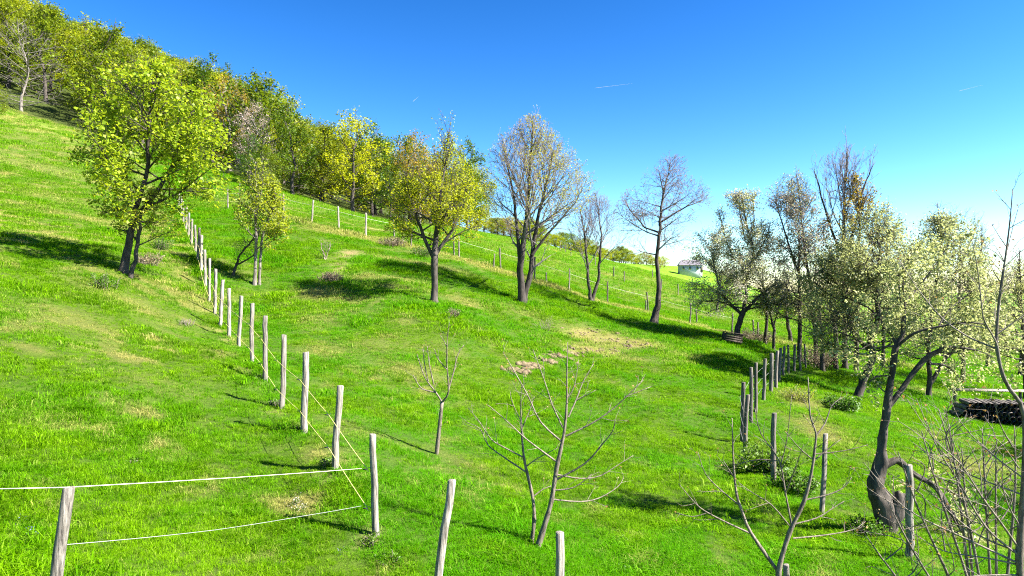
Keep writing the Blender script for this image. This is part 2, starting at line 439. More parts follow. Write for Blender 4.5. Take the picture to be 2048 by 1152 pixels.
# ------------------------------------------------------------------ meadow terrain
def axis(lo,hi,c,step,g):
    up=[c]; s=step
    while up[-1]<hi: up.append(up[-1]+s); s*=g
    dn=[c]; s=step
    while dn[-1]>lo: dn.append(dn[-1]-s); s*=g
    return np.array(dn[:0:-1]+up)
xs=axis(-7000,7000,0,.17,1.022)
ys=np.concatenate([axis(-60,6,6,.3,1.25)[:-1],axis(6,8000,6,.15,1.0185)])
ys=np.unique(np.round(ys,4))
GX,GY=np.meshgrid(xs,ys)
GZ=H(GX,GY)
nx,ny=len(xs),len(ys)
idx=np.arange(nx*ny).reshape(ny,nx)
quads=np.stack([idx[:-1,:-1],idx[:-1,1:],idx[1:,1:],idx[1:,:-1]],-1).reshape(-1,4)
dry,lush,dirt=cover(GX.ravel(),GY.ravel())
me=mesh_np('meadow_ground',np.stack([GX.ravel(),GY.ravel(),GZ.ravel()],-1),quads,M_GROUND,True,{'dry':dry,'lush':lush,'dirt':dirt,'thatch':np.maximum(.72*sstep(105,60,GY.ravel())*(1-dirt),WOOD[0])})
tag(link('hillside_meadow',me),'green meadow on a hillside rising to the left',None,None,'structure')

# ------------------------------------------------------------------ tree growing
def nrm(v):
    l=math.sqrt(v[0]*v[0]+v[1]*v[1]+v[2]*v[2])+1e-9
    return (v[0]/l,v[1]/l,v[2]/l)
class Tree:
    """Recursive branching inside a measured crown outline. Coordinates are metres from the foot."""
    def __init__(s,seed,prof,depth_ratio=1.0,lims=(.5,.7,.9,1.0,1.15,1.3)):
        s.lims=lims
        s.r=random.Random(seed)
        s.prof=sorted(prof)                      # (height, left, right): left/right are signed x offsets
        s.dr=depth_ratio
        s.br={0:[],1:[],2:[],3:[],4:[]}; s.tips=[]
    def inside(s,p,lim=1.0):
        h=p[2]; pr=s.prof
        if h<=pr[0][0]:
            if h<pr[0][0]-.6: return True if h<pr[0][0]-99 else abs(p[0]-.5*(pr[0][1]+pr[0][2]))<.5*(pr[0][2]-pr[0][1])*max(0,1-(pr[0][0]-h)/1.0)
            l,r=pr[0][1],pr[0][2]
        elif h>=pr[-1][0]: return False
        else:
            for a,b in zip(pr,pr[1:]):
                if a[0]<=h<=b[0]:
                    t=(h-a[0])/(b[0]-a[0]+1e-9); l=a[1]+(b[1]-a[1])*t; r=a[2]+(b[2]-a[2])*t; break
        c=.5*(l+r); hw=max(.05,.5*(r-l))
        return ((p[0]-c)/hw)**2+((p[1])/(hw*s.dr))**2<lim
    def branch(s,p,d,length,r0,level,steps,wob,up,tipr=.25,clip=True):
        pts=[p]; rad=[r0]; st=length/steps; R=s.r
        lim=R.choice(s.lims) if level<3 else 1.35
        for i in range(steps):
            d=nrm((d[0]+R.gauss(0,wob),d[1]+R.gauss(0,wob),d[2]+R.gauss(0,wob)+up))
            q=(p[0]+d[0]*st,p[1]+d[1]*st,p[2]+d[2]*st)
            if clip and not s.inside(q,lim) and i>0: 
                break
            pts.append(q); p=q
        n=len(pts)
        if n<2: return None
        rad=[r0*(1-(1-tipr)*i/(n-1)) for i in range(n)]
        b=(pts,rad); s.br[level].append(b)
        return b
    def at(s,b,t):
        pts,rad=b; n=len(pts)-1; f=min(t*n,n-1e-6); i=int(f); u=f-i
        a,c=pts[i],pts[i+1]
        p=tuple(a[k]+(c[k]-a[k])*u for k in range(3))
        return p,nrm(tuple(c[k]-a[k] for k in range(3))),rad[i]+(rad[i+1]-rad[i])*u
    def side(s,d,ang,az):
        # direction at angle ang to d, turned az about it
        ref=(0,0,1) if abs(d[2])<.9 else (1,0,0)
        u=nrm((d[1]*ref[2]-d[2]*ref[1],d[2]*ref[0]-d[0]*ref[2],d[0]*ref[1]-d[1]*ref[0]))
        w=(d[1]*u[2]-d[2]*u[1],d[2]*u[0]-d[0]*u[2],d[0]*u[1]-d[1]*u[0])
        c,sn=math.cos(ang),math.sin(ang); ca,sa=math.cos(az),math.sin(az)
        return tuple(d[k]*c+(u[k]*ca+w[k]*sa)*sn for k in range(3))
    def ramify(s,b,level,P):
        """children of branch b"""
        if level>P['levels']: return
        R=s.r; pts,_=b
        L=sum(math.dist(x,y) for x,y in zip(pts,pts[1:]))
        n=max(1,int(L*P['dens'][level]*P.get('dm',1.0)+R.random()))
        az=R.random()*6.28
        for i in range(n):
            t=P['t0'][level]+(1-P['t0'][level])*((i+R.random())/n)
            p,d,r=s.at(b,min(.99,t))
            az+=2.4+R.gauss(0,.4)
            ang=P['ang'][level]*R.uniform(.7,1.25)
            dd=s.side(d,ang,az)
            ln=P['len'][level]*R.uniform(.6,1.25)*(1.15-.6*t)
            if level==2: ln=min(ln,L*.75)
            steps=P['steps'][level]
            rr=max(P['rmin'],min(r*P['rr'],P['rcap'][level]))
            c=s.branch(p,dd,ln,rr,level,steps,P['wob'],P['up'],.35)
            if c: s.ramify(c,level+1,P)
        
def P_(**k):
    p=dict(levels=3,dm=1.7,dens={2:2.2,3:3.2,4:5},t0={1:.25,2:.22,3:.15,4:.1},ang={1:.6,2:.75,3:.75,4:.8},len={2:1.5,3:.75,4:.35},
           steps={1:8,2:5,3:3,4:2},rr=.6,rmin=.006,rcap={1:9,2:.034,3:.012,4:.007},wob=.10,up=.05)
    for a,b in k.items():
        if isinstance(b,dict): p[a]={**p[a],**b}
        else: p[a]=b
    return p

def leaf_mesh(name,pts,size,mat,seed,per=3,spread=.1,upb=.5,jit=.4,aspect=.6,fold=.25):
    """many small folded leaves round the given twig points"""
    g=np.random.default_rng(seed)
    P=np.repeat(np.asarray(pts),per,0); K=len(P)
    P=P+np.clip(g.normal(0,spread,(K,3)),-1.5*spread,1.5*spread)
    nrml=g.normal(0,1,(K,3)); nrml[:,2]=np.abs(nrml[:,2])*.7+upb; nrml/=np.linalg.norm(nrml,axis=1,keepdims=True)
    a=g.normal(0,1,(K,3)); a[:,2]-=.25; a-=(a*nrml).sum(1,keepdims=True)*nrml; a/=np.linalg.norm(a,axis=1,keepdims=True)+1e-9
    b=np.cross(nrml,a)
    S=(size*g.uniform(1-jit,1+jit,K))[:,None]
    v0=P; v2=P+a*S; mid=P+a*S*.45
    v1=mid+b*S*aspect*.5+nrml*S*fold; v3=mid-b*S*aspect*.5+nrml*S*fold
    V=np.stack([v0,v1,v2,v3],1).reshape(-1,3)
    f=np.arange(K*4).reshape(K,4)
    tint=np.repeat(np.clip(g.normal(.5,.28,K),0,1),4)
    return mesh_np(name,V,f,mat,False,{'tint':tint})

def gap(p,cell,frac,k=0):
    a=(int(math.floor(p[0]/cell))*73856093)^(int(math.floor(p[1]/cell))*19349663)^(int(math.floor(p[2]/cell*1.3))*83492791)^(k*7919)
    a=(a^(a>>13))*1274126177&0x7fffffff
    return ((a>>7)&1023)/1023.0>frac
def sample_tips(t,levels,step,lo=.25):
    out=[]
    R=t.r
    for l in levels:
        for pts,_ in t.br[l]:
            for a,b in zip(pts,pts[1:]):
                L=math.dist(a,b); n=max(1,int(L/step+R.random()))
                for i in range(n):
                    u=R.random(); out.append(tuple(a[k]+(b[k]-a[k])*u for k in range(3)))
    return out
def wood_mesh(name,t,levels,mat,sides):
    polys=[]; V=[];Q=[];T=[];n=0
    for l in levels:
        if not t.br[l]: continue
        v,q,tr=tubes([(np.array(p),np.array(r)) for p,r in t.br[l]],sides[l])
        V.append(v);Q.append(q+n);T.append(tr+n);n+=len(v)
    if not V: return None
    return mesh_np(name,np.concatenate(V),[np.concatenate(Q),np.concatenate(T)],mat,True)
SIDES={0:10,1:7,2:5,3:3,4:3}

def flare(pts,rads,k=1.5):
    """root flare at the foot of a trunk"""
    pts=[tuple(p) for p in pts]; rads=list(rads)
    p0,p1=pts[0],pts[1]; d=math.dist(p0,p1); h=min(.35,d*.4)
    q=tuple(p0[i]+(p1[i]-p0[i])*h/d for i in range(3))
    low=(p0[0]-(p1[0]-p0[0])*.3/d,p0[1],p0[2]-.3)
    return [low,p0,q]+pts[1:],[rads[0]*k*1.1,rads[0]*k*.93,rads[0]*1.05]+rads[1:]

def finish(t,name,base,label,cat,group,bark,leaf,rz=0,twig=None,twig_levels=(1,2,3,4)):
    root=empty(name,base,label,cat,group,rz)
    link('trunk',wood_mesh('trunk',t,[0],bark,{0:24} if cat=='tree' and name=='old_fruit_tree' else SIDES),root)
    w=wood_mesh('branches',t,[l for l in twig_levels],twig or bark,SIDES)
    if w: link('branches',w,root,kind='stuff' if len(t.br[2])>6 else None)
    for nm,me in leaf:
        if me: link(nm,me,root,kind='stuff')
    return root

def px_prof(base,by,bx,prof):
    s=base.y/F
    return [((by-y)*s,(l-bx)*s,(r-bx)*s) for y,l,r in prof]

def grow_tree(name,label,bx,by,hint,stems,prof,P,nlimb,bark,leaves,seed,first=.3,limb_ang=(.9,.35),limb_len=9,limb_up=.06,limb_r=.42,dr=1.0,cat='tree',group=None,wob0=.10,twig=None,lims=(.5,.7,.9,1.0,1.15,1.3)):
    """stems: list of [(px,py,width_px),...] measured on the photograph, at the distance of the foot"""
    base=ground(bx,by,hint); s=base.y/F
    t=Tree(seed,px_prof(base,by,bx,prof),dr,lims); R=t.r
    if base.y>27: P=P_(**{**P,'rmin':.0070,'rcap':{**P['rcap'],3:.015,4:.0105}})
    for k,st in enumerate(stems):
        pts=[((x-bx)*s,(k%2)*.12+ (R.gauss(0,.04)*i if i else 0),(by-y)*s) for i,(x,y,w) in enumerate(st)]
        rad=[max(.012,w*s*.5) for x,y,w in st]
        # refine
        P2=[];R2=[]
        for i in range(len(pts)-1):
            for u in (0,.34,.67):
                P2.append(tuple(pts[i][c]+(pts[i+1][c]-pts[i][c])*u+(R.gauss(0,.02) if (i or u) and c<2 else 0) for c in range(3))); R2.append(rad[i]+(rad[i+1]-rad[i])*u)
        P2.append(pts[-1]);R2.append(rad[-1])
        if pts[0][2]<.15: P3,R3=flare(P2,R2)
        else: P3,R3=P2,R2
        b=(P3,R3); t.br[0].append(b)
        core=(P2,R2)
        n=nlimb[k] if isinstance(nlimb,(list,tuple)) else nlimb
        f0=first[k] if isinstance(first,(list,tuple)) else first
        az=R.random()*6.28
        for i in range(n):
            tt=f0+(1-f0)*((i+R.random()*.8)/n)
            p,d,r=t.at(core,min(.985,tt))
            az+=2.399+R.gauss(0,.3)
            a=limb_ang[0]+(limb_ang[1]-limb_ang[0])*((i+.5)/n)+R.gauss(0,.08)
            dd=(math.cos(az)*math.sin(a),math.sin(az)*math.sin(a)*dr,math.cos(a))
            rr=max(.012,min(r*limb_r*R.uniform(.8,1.1),.12))
            c=t.branch(p,dd,limb_len*R.uniform(.8,1.1),rr,1,P['steps'][1],wob0,limb_up,.18)
            if c: t.ramify(c,2,P)
        t.ramify((core[0][int(len(core[0])*.6):],core[1][int(len(core[0])*.6):]),2,P)
    lv=[]
    for nm,mat,size,levels,step,per,spread,kw in leaves:
        pts=sample_tips(t,levels,step)
        flt=kw.pop('flt',None) if kw else None
        if flt: pts=[p for p in pts if flt(p,R)]
        if pts: lv.append((nm,leaf_mesh(nm,pts,size,mat,seed+len(lv),per,spread,**(kw or {}))))
    root=finish(t,name,base,label,cat,group,bark,lv,twig=twig)
    return root,t

# 1 big leafy maple on the left slope
grow_tree('maple_tree','big bright green leafy tree left of the rope fence',248,546,24.5,
  [[(246,548,18),(256,490,14),(268,430,11),(285,350,8),(300,270,7),(310,190,5),(312,140,3)],
   [(266,440,9),(300,400,8),(335,330,8),(365,260,5),(385,215,3)]],
  [(430,230,450),(400,190,462),(350,165,475),(290,118,466),(240,118,445),(190,160,425),(140,190,370),(108,255,300)],
  P_(levels=3,dens={2:2.6,3:3.4},len={2:1.5,3:.6},up=.02),[24,10],M_BARK,
  [('crown',L_MAPLE,.105,[2,3],.085,2,.10,{'upb':.5,'aspect':.95,'fold':.15,'jit':.5,'flt':lambda p,R:gap(p,.75,.24) and gap(p,.3,.15)})],101,first=[.22,.2],limb_ang=(1.45,.5),limb_up=.015,limb_r=.55)
grow_tree('slender_tree','thin dark stem with pale young leaves beside the big leafy tree',263,556,24,
  [[(260,560,10),(270,520,8),(274,470,7),(280,430,5),(300,400,3)]],
  [(500,300,340),(460,215,355),(420,225,360),(390,250,330),(370,270,310)],
  P_(dens={2:2.8,3:3.5},len={2:.9,3:.45}),9,M_BARK,
  [('crown',L_LIME,.085,[2,3],.10,2,.07,{})],102,first=.35,limb_ang=(1.25,.5),limb_len=4)
# 2 slender two stemmed tree right of the fence
grow_tree('young_tree','slim two stemmed young tree with sparse lime leaves inside the pasture',512,570,30,
  [[(509,566,7),(512,500,6),(511,440,5),(513,380,3.5),(515,325,2)],[(517,572,6),(520,520,5),(522,470,4),(540,420,3),(552,385,2)]],
  [(530,470,560),(500,465,585),(460,466,592),(420,470,575),(380,476,562),(350,490,545),(322,505,530)],
  P_(dens={2:2.6,3:3.0},len={2:1.1,3:.5}),[18,8],M_BARK_G,
  [('crown',L_LIME,.11,[2,3],.13,2,.10,{}),('golden_leaves',L_GOLD,.10,[2,3],.2,2,.09,{'flt':lambda p,R:p[0]>.5})],103,first=[.22,.3],limb_ang=(1.0,.35),limb_len=3.2)
grow_tree('gnarled_tree','small dark crooked leafless tree at the foot of the young tree',468,551,30,
  [[(466,552,6),(470,530,5),(480,510,4),(500,488,3),(512,470,2)],[(469,530,4),(490,520,3),(512,508,2)]],
  [(545,462,500),(520,460,530),(490,465,530),(465,480,525)],
  P_(dens={2:2.8,3:4},len={2:.6,3:.3},wob=.22),[6,5],M_BARK,[('crown',L_WEED,.06,[3],.45,1,.05,{})],104,first=.2,limb_ang=(1.2,.5),limb_len=1.6,wob0=.2)
# A
grow_tree('golden_tree','round golden green tree on a straight dark trunk in mid pasture',868,604,29,
  [[(868,606,15),(868,560,13),(869,515,14),(872,470,10),(882,410,7),(888,350,4),(893,290,2.5),(898,266,1.5)],
   [(867,518,8),(845,470,7),(830,420,5),(815,370,3)],[(870,512,8),(905,460,6),(925,410,4),(935,370,2.5)]],
  [(535,850,890),(510,800,930),(480,762,955),(440,748,962),(400,752,960),(365,765,950),(345,795,938),(325,862,930),(290,868,928),(264,885,905)],
  P_(levels=3,dens={2:3.0,3:4.2},len={2:1.3,3:.55},up=.05),[20,9,9],M_BARK,
  [('crown',L_GOLD,.08,[2,3],.10,3,.085,{'upb':.5,'flt':lambda p,R:gap(p,.5,.30) and R.random()<(1 if p[2]<5.3 else .25)})],105,first=[.38,.15,.15],limb_ang=(1.2,.3),limb_up=.03,limb_r=.55)
# B
grow_tree('tall_tree','tall nearly bare tree with forked trunk and tan buds at the crest',1044,605,34,
  [[(1044,606,17),(1040,540,14),(1045,500,12),(1053,440,9),(1058,370,7),(1063,300,4),(1066,232,1.5)],
   [(1047,602,13),(1062,540,11),(1066,500,9),(1075,440,7),(1092,370,5),(1108,300,3)],
   [(1041,540,9),(1035,470,7),(1028,400,5),(1015,330,3),(1005,290,2)],
   [(1064,510,7),(1085,480,5),(1120,440,4),(1150,405,2.5),(1165,380,1.5)]],
  [(520,1030,1075),(490,1000,1130),(450,975,1165),(400,962,1180),(345,958,1178),(300,985,1140),(260,1015,1105),(228,1050,1082)],
  P_(levels=4,dm=1.4,dens={2:2.0,3:2.6,4:2.4},len={2:1.9,3:.95,4:.4},ang={2:.55,3:.6,4:.65},up=.05,wob=.08),[16,10,8,7],M_BARK,
  [('buds',L_BRONZE,.062,[3,4],.42,1,.05,{'flt':lambda p,R:R.random()<(.75 if p[2]>4.5 else .35)}),
   ('young_leaves',L_GOLD,.07,[3,4],.7,1,.05,{'flt':lambda p,R:p[0]>0.2 and R.random()<.7 or R.random()<.15})],106,first=[.3,.2,.2,.15],lims=(.7,.9,1.0,1.15,1.3),limb_ang=(.95,.25),limb_up=.05,limb_r=.5,twig=M_TWIG_V)
# C
grow_tree('bare_tree','small bare tree with V shaped trunk beside the upper fence',1183,603,39,
  [[(1182,603,8),(1177,570,6),(1175,520,5),(1170,470,4),(1160,420,2)],[(1184,603,8),(1197,560,6),(1200,520,5),(1203,470,3.5),(1198,420,2),(1190,385,1.3)]],
  [(540,1160,1215),(510,1130,1235),(470,1125,1255),(430,1150,1250),(400,1170,1225),(382,1185,1200)],
  P_(levels=4,dens={2:2.0,3:2.6,4:2.4},len={2:1.5,3:.8,4:.4},ang={2:.5,3:.55},up=.07,wob=.09),[10,12],M_BARK,
  [('young_leaves',L_GOLD,.09,[3,4],.6,1,.06,{'flt':lambda p,R:p[0]<-.3 and p[2]<3.4})],107,first=.35,limb_ang=(.85,.25),limb_len=5,twig=M_TWIG_V)
# D
grow_tree('leaning_tree','leafless tree with one curved trunk and layered spreading twigs',1308,647,36,
  [[(1307,648,17),(1315,610,12),(1319,570,9),(1314,520,7.5),(1317,470,6.5),(1322,430,5),(1328,385,3.5),(1338,345,2),(1342,318,1)],
   [(1320,445,4),(1345,430,3.5),(1375,412,2.5),(1405,400,1.5)],[(1318,465,4),(1290,455,3.2),(1262,420,2),(1250,400,1.3)]],
  [(515,1268,1360),(490,1260,1405),(455,1243,1425),(410,1240,1430),(370,1262,1400),(335,1300,1388),(310,1325,1382)],
  P_(levels=4,dens={2:2.2,3:3.0,4:2.6},len={2:1.4,3:.75,4:.35},ang={2:.7,3:.7},up=.03,wob=.09),[18,5,5],M_BARK,
  [('buds',L_BUD,.045,[4],.35,1,.02,{})],108,first=[.38,.2,.2],limb_ang=(1.5,.7),limb_len=5,lims=(.8,1.0,1.2,1.3),limb_up=.02,limb_r=.5,twig=M_TWIG_V)
# E blossom tree
GN=P_(levels=3,dens={2:2.6,3:3.4},len={2:1.1,3:.55},wob=.17,up=.05)
grow_tree('blossom_tree','gnarled dark fruit tree with cream blossom by the wooden crate',1478,684,33,
  [[(1477,686,14),(1474,655,12),(1487,627,11),(1491,600,7),(1493,560,5),(1500,500,3.5),(1492,440,3),(1478,395,1.5)],
   [(1486,630,7),(1462,608,5.5),(1442,585,4.5),(1432,550,3),(1425,510,2)],[(1490,622,7),(1515,595,5),(1540,578,4),(1562,560,2.5)],[(1492,480,3),(1483,430,2.4),(1471,386,1.4)],[(1495,490,3),(1508,440,2.4),(1504,390,1.4)],[(1470,520,3),(1450,470,2.4),(1440,425,1.4)],[(1510,520,3),(1530,480,2.2),(1541,445,1.4)]],
  [(668,1410,1570),(640,1385,1585),(610,1368,1592),(550,1362,1592),(490,1378,1575),(450,1415,1545),(430,1430,1535),(380,1455,1520)],
  GN,[20,12,12,0,0,0,0],M_BARK,
  [('crown',L_PALE,.075,[2,3],.085,2,.10,{'flt':lambda p,R:gap(p,.5,.3)}),('blossom',L_CREAM,.07,[2,3],.10,2,.08,{'flt':lambda p,R:gap(p,.5,.25,3)})],109,first=[.30,.2,.2,.5,.5,.5,.5],limb_ang=(1.6,.4),limb_len=4,limb_up=.01,wob0=.16)
# F tall bare
grow_tree('tall_bare_tree','tallest bare blue grey tree standing behind the orchard trees',1690,738,42,
  [[(1690,738,10),(1690,600,9),(1688,480,7),(1690,380,4),(1692,295,1.2)],[(1688,520,6),(1660,440,4),(1640,370,2.5),(1632,340,1.2)],[(1690,520,6),(1715,430,4),(1735,360,2.5),(1745,330,1.2)]],
  [(600,1640,1750),(500,1610,1765),(420,1605,1765),(350,1618,1760),(310,1650,1740),(288,1675,1705)],
  P_(levels=4,dm=1.15,dens={2:1.8,3:2.4,4:2.0},len={2:1.8,3:.9,4:.45},ang={2:.4,3:.45,4:.5},up=.10,wob=.06),[15,8,8],M_BARK,
  [],110,first=[.5,.2,.2],limb_ang=(.6,.15),limb_len=8,limb_up=.08,twig=M_TWIG_V)
# G pinkish cherry
grow_tree('cherry_tree','cherry tree with fading pinkish blossom under bare top twigs',1632,728,35,
  [[(1632,730,9),(1630,660,8),(1622,580,6),(1612,500,4),(1600,420,2.5),(1588,350,1)],[(1626,610,5),(1590,520,4),(1565,440,2.5),(1552,400,1.2)]],
  [(660,1565,1690),(560,1535,1700),(480,1528,1690),(410,1524,1660),(375,1540,1620),(345,1565,1605)],
  P_(levels=3,dens={2:2.6,3:3.4},len={2:1.2,3:.6},wob=.1,up=.07),[24,14],M_BARK,
  [('blossom',L_PINK,.08,[2,3],.12,2,.09,{'flt':lambda p,R:gap(p,.5,.35) and R.random()<(1 if p[2]<8 else .1)}),('young_leaves',L_PALE,.07,[3],.5,1,.05,{})],111,first=[.35,.2],limb_ang=(1.0,.25),limb_len=5,limb_up=.06,twig=M_TWIG_V)
# H rust leaves
grow_tree('rust_leaved_tree','upright tree with rust brown young leaves in front of tall bare tree',1712,742,37,
  [[(1712,744,9),(1712,650,8),(1715,550,6),(1718,450,4),(1708,352,1.2)]],
  [(620,1660,1770),(540,1645,1790),(470,1640,1785),(420,1648,1770),(380,1665,1750),(348,1690,1725)],
  P_(levels=3,dens={2:2.4,3:3.2},len={2:1.3,3:.6},wob=.07,up=.09,ang={2:.5,3:.5}),22,M_BARK,
  [('crown',L_RUST,.11,[2,3],.13,2,.09,{'flt':lambda p,R:gap(p,.5,.35) and R.random()<(.7 if p[2]>4.0 else .3)})],112,first=.35,limb_ang=(.8,.2),limb_len=6,limb_up=.08,twig=M_TWIG_V)
# I green apple
grow_tree('apple_tree','broad apple tree with dense pale green leaves and twisted dark trunk',1718,793,25.5,
  [[(1716,796,17),(1728,760,15),(1745,720,13),(1742,680,12),(1755,640,10),(1750,580,8),(1758,500,5),(1762,430,2)],
   [(1740,700,9),(1705,660,8),(1700,620,7),(1680,570,5),(1650,540,3)],[(1750,650,8),(1790,610,6),(1810,560,4),(1815,510,2)]],
  [(730,1650,1800),(690,1610,1820),(620,1590,1842),(550,1600,1845),(490,1660,1835),(440,1705,1820),(403,1742,1782)],
  P_(levels=3,dm=1.8,dens={2:2.9,3:3.8},len={2:1.1,3:.5},wob=.18,up=.03),[28,16,16],M_BARK,
  [('crown',L_PALE,.08,[2,3],.075,2,.10,{'flt':lambda p,R:gap(p,.6,.36)})],113,first=[.3,.2,.2],limb_ang=(1.45,.4),limb_len=4.5,limb_up=.02,wob0=.18)
# J
grow_tree('orchard_tree','pale leaved orchard tree left of the woodpile, two dark stems',1860,796,27,
  [[(1858,798,11),(1860,750,9),(1858,690,8),(1868,600,5),(1878,500,3),(1880,440,1.3)],[(1862,770,9),(1890,730,7),(1920,690,6),(1940,620,4),(1950,540,2)]],
  [(765,1820,2020),(680,1790,2040),(600,1780,2045),(540,1790,2000),(480,1800,1965),(440,1840,1925),(425,1865,1900)],
  P_(levels=3,dm=1.8,dens={2:2.5,3:3.4},len={2:1.2,3:.5},wob=.16,up=.03),[26,18],M_BARK,
  [('crown',L_PALE,.08,[2,3],.075,2,.11,{'flt':lambda p,R:gap(p,.6,.36)})],114,first=[.3,.3],limb_ang=(1.4,.4),limb_len=4.5,wob0=.16)
grow_tree('orchard_tree','pale leaved orchard tree cut off by the right edge above the woodpile',2052,800,24,
  [[(2052,802,11),(2050,740,9),(2045,680,8),(2042,600,5),(2040,530,2)]],
  [(780,1970,2170),(740,1940,2190),(680,1945,2190),(600,1965,2150),(545,1995,2100),(520,2030,2060)],
  P_(levels=3,dm=1.8,dens={2:2.5,3:3.6},len={2:1.0,3:.5},wob=.16,up=-.01),26,M_BARK,
  [('crown',L_PALE,.08,[2,3],.075,2,.11,{'flt':lambda p,R:gap(p,.6,.36)})],115,first=.3,limb_ang=(1.5,.5),limb_len=4,wob0=.16)
grow_tree('thin_bare_tree','thin bare twigs rising above the pale orchard tree at right',1890,722,44,
  [[(1890,724,6),(1885,620,5),(1880,500,3),(1875,405,1)],[(1888,600,4),(1930,520,3),(1960,440,1)]],
  [(600,1800,1990),(520,1800,2000),(460,1830,1985),(425,1850,1960),(400,1862,1885)],
  P_(levels=3,dens={2:1.3,3:1.8},len={2:1.6,3:.8},wob=.1,up=.06),[12,8],M_TWIG_V,[('buds',L_PALE,.06,[3],.6,1,.05,{})],116,first=.3,limb_ang=(.9,.3),limb_len=5)
for i,(bx,by,hint,tx,ty,wd,lab) in enumerate([(1765,735,40,1775,415,60,'thin twiggy tree with few pale leaves above the fork of the lopped old tree'),(1975,735,37,1965,455,70,'thin twiggy tree with pale leaves above the plank bench'),(2040,750,34,2035,500,70,'thin twiggy tree with pale leaves at the right edge behind the tall bare stem'),(1530,690,38,1528,520,40,'slim grey twiggy tree between the blossom tree and the cherry tree')]):
    grow_tree('twiggy_tree',lab,bx,by,hint,
      [[(bx,by+2,7),(bx+4,by*.6+ty*.4,5.5),(tx-3,by*.25+ty*.75,3.5),(tx,ty,1)]],
      [(by-70,bx-wd*.6,bx+wd*.6),(by*.6+ty*.4,bx-wd,bx+wd),(by*.3+ty*.7,bx-wd*.9,bx+wd*.9),(ty+25,tx-wd*.4,tx+wd*.4),(ty-5,tx-8,tx+8)],
      P_(levels=4,dm=1.5,dens={2:2.2,3:2.6,4:2.2},len={2:1.3,3:.7,4:.35},wob=.11,up=.05),22,M_BARK,[('crown',L_PALE,.07,[3],.2,1,.07,{'flt':lambda p,R:gap(p,.5,.4)})],140+i,first=.28,limb_ang=(1.1,.3),limb_len=5,twig=M_TWIG_V)
grow_tree('thin_tree','thin leaning stem with few leaves right of the blossom tree',1547,700,33,
  [[(1547,702,6),(1549,670,6),(1545,640,4),(1530,605,3),(1522,580,2)],[(1549,668,5),(1552,640,3),(1560,610,2)]],
  [(685,1515,1590),(630,1505,1600),(590,1505,1590),(560,1515,1570)],
  P_(dens={2:2.6,3:3.2},len={2:.9,3:.45}),[10,8],M_BARK,[('crown',L_YELLOW,.07,[2,3],.28,1,.06,{})],117,first=.4,limb_ang=(1.1,.5),limb_len=2)
grow_tree('thin_tree','short dark slanting trunk with pale leaves behind the garden fence end',1582,684,37,
  [[(1582,686,8),(1577,655,7),(1573,635,6),(1570,600,4),(1575,560,2)]],
  [(660,1550,1620),(620,1540,1640),(570,1545,1640),(540,1560,1610)],
  P_(dens={2:2.4,3:3.2},len={2:.9,3:.45}),10,M_BARK,[('crown',L_PALE,.08,[2,3],.15,1,.07,{})],118,first=.4,limb_ang=(1.2,.4),limb_len=2.6)
grow_tree('small_far_tree','small yellow green tree beyond the upper fence left of blossom tree',1434,623,52,
  [[(1434,625,6),(1436,600,5),(1440,575,3),(1442,555,1.5)]],
  [(620,1415,1475),(600,1400,1485),(570,1405,1475),(548,1425,1460)],
  P_(dens={2:2.0,3:2.5},len={2:.9,3:.45}),10,M_BARK,[('crown',L_YELLOW,.10,[2,3],.2,1,.08,{})],119,first=.3,limb_ang=(1.3,.5),limb_len=2.5)
for i,(bx,by,hint,tx,ty,lab) in enumerate([(1600,722,34,1598,450,'pale leaved tree at the far end of the garden stakes, left of the row'),(1925,765,31,1922,470,'pale leaved tree between the two stemmed orchard tree and the bench'),(1645,742,31,1640,560,'straight dark trunk with pale leaves first in the row behind the garden fence'),(1672,738,33,1668,540,'pale leaved tree second in the row behind the garden fence'),(1672,700,40,1690,520,'yellow green tree half hidden behind the apple tree')]):
    grow_tree('orchard_tree',lab,bx,by,hint,
      [[(bx,by+2,9),(bx-1,by-70,8),(tx,(by+ty)/2,6),(tx,ty,2)]],
      [(by-60,bx-50,bx+55),(by-110,bx-70,bx+70),(ty+40,bx-60,bx+60),(ty,bx-20,bx+20)],
      P_(dens={2:2.4,3:3.0},len={2:1.0,3:.5},wob=.15),14,M_BARK,[('crown',L_PALE if i<4 else L_YELLOW,.085,[2,3],.13,2,.11,{'flt':lambda p,R:gap(p,.6,.42)})],130+i,first=.35,limb_ang=(1.3,.4),limb_len=3.5,wob0=.15)
grow_tree('bare_shrub','tiny bare shrub beside the worn path in upper pasture',650,519,36,
  [[(650,520,4),(649,512,3),(643,498,1.5),(641,485,.8)],[(651,518,3),(655,505,1.5),(658,488,.8)]],
  [(515,640,662),(500,636,666),(485,638,664),(478,642,660)],
  P_(dens={2:4,3:4},len={2:.35,3:.18}),[4,4],M_TWIG,[],120,first=.2,limb_ang=(.6,.3),limb_len=.9,cat='shrub')

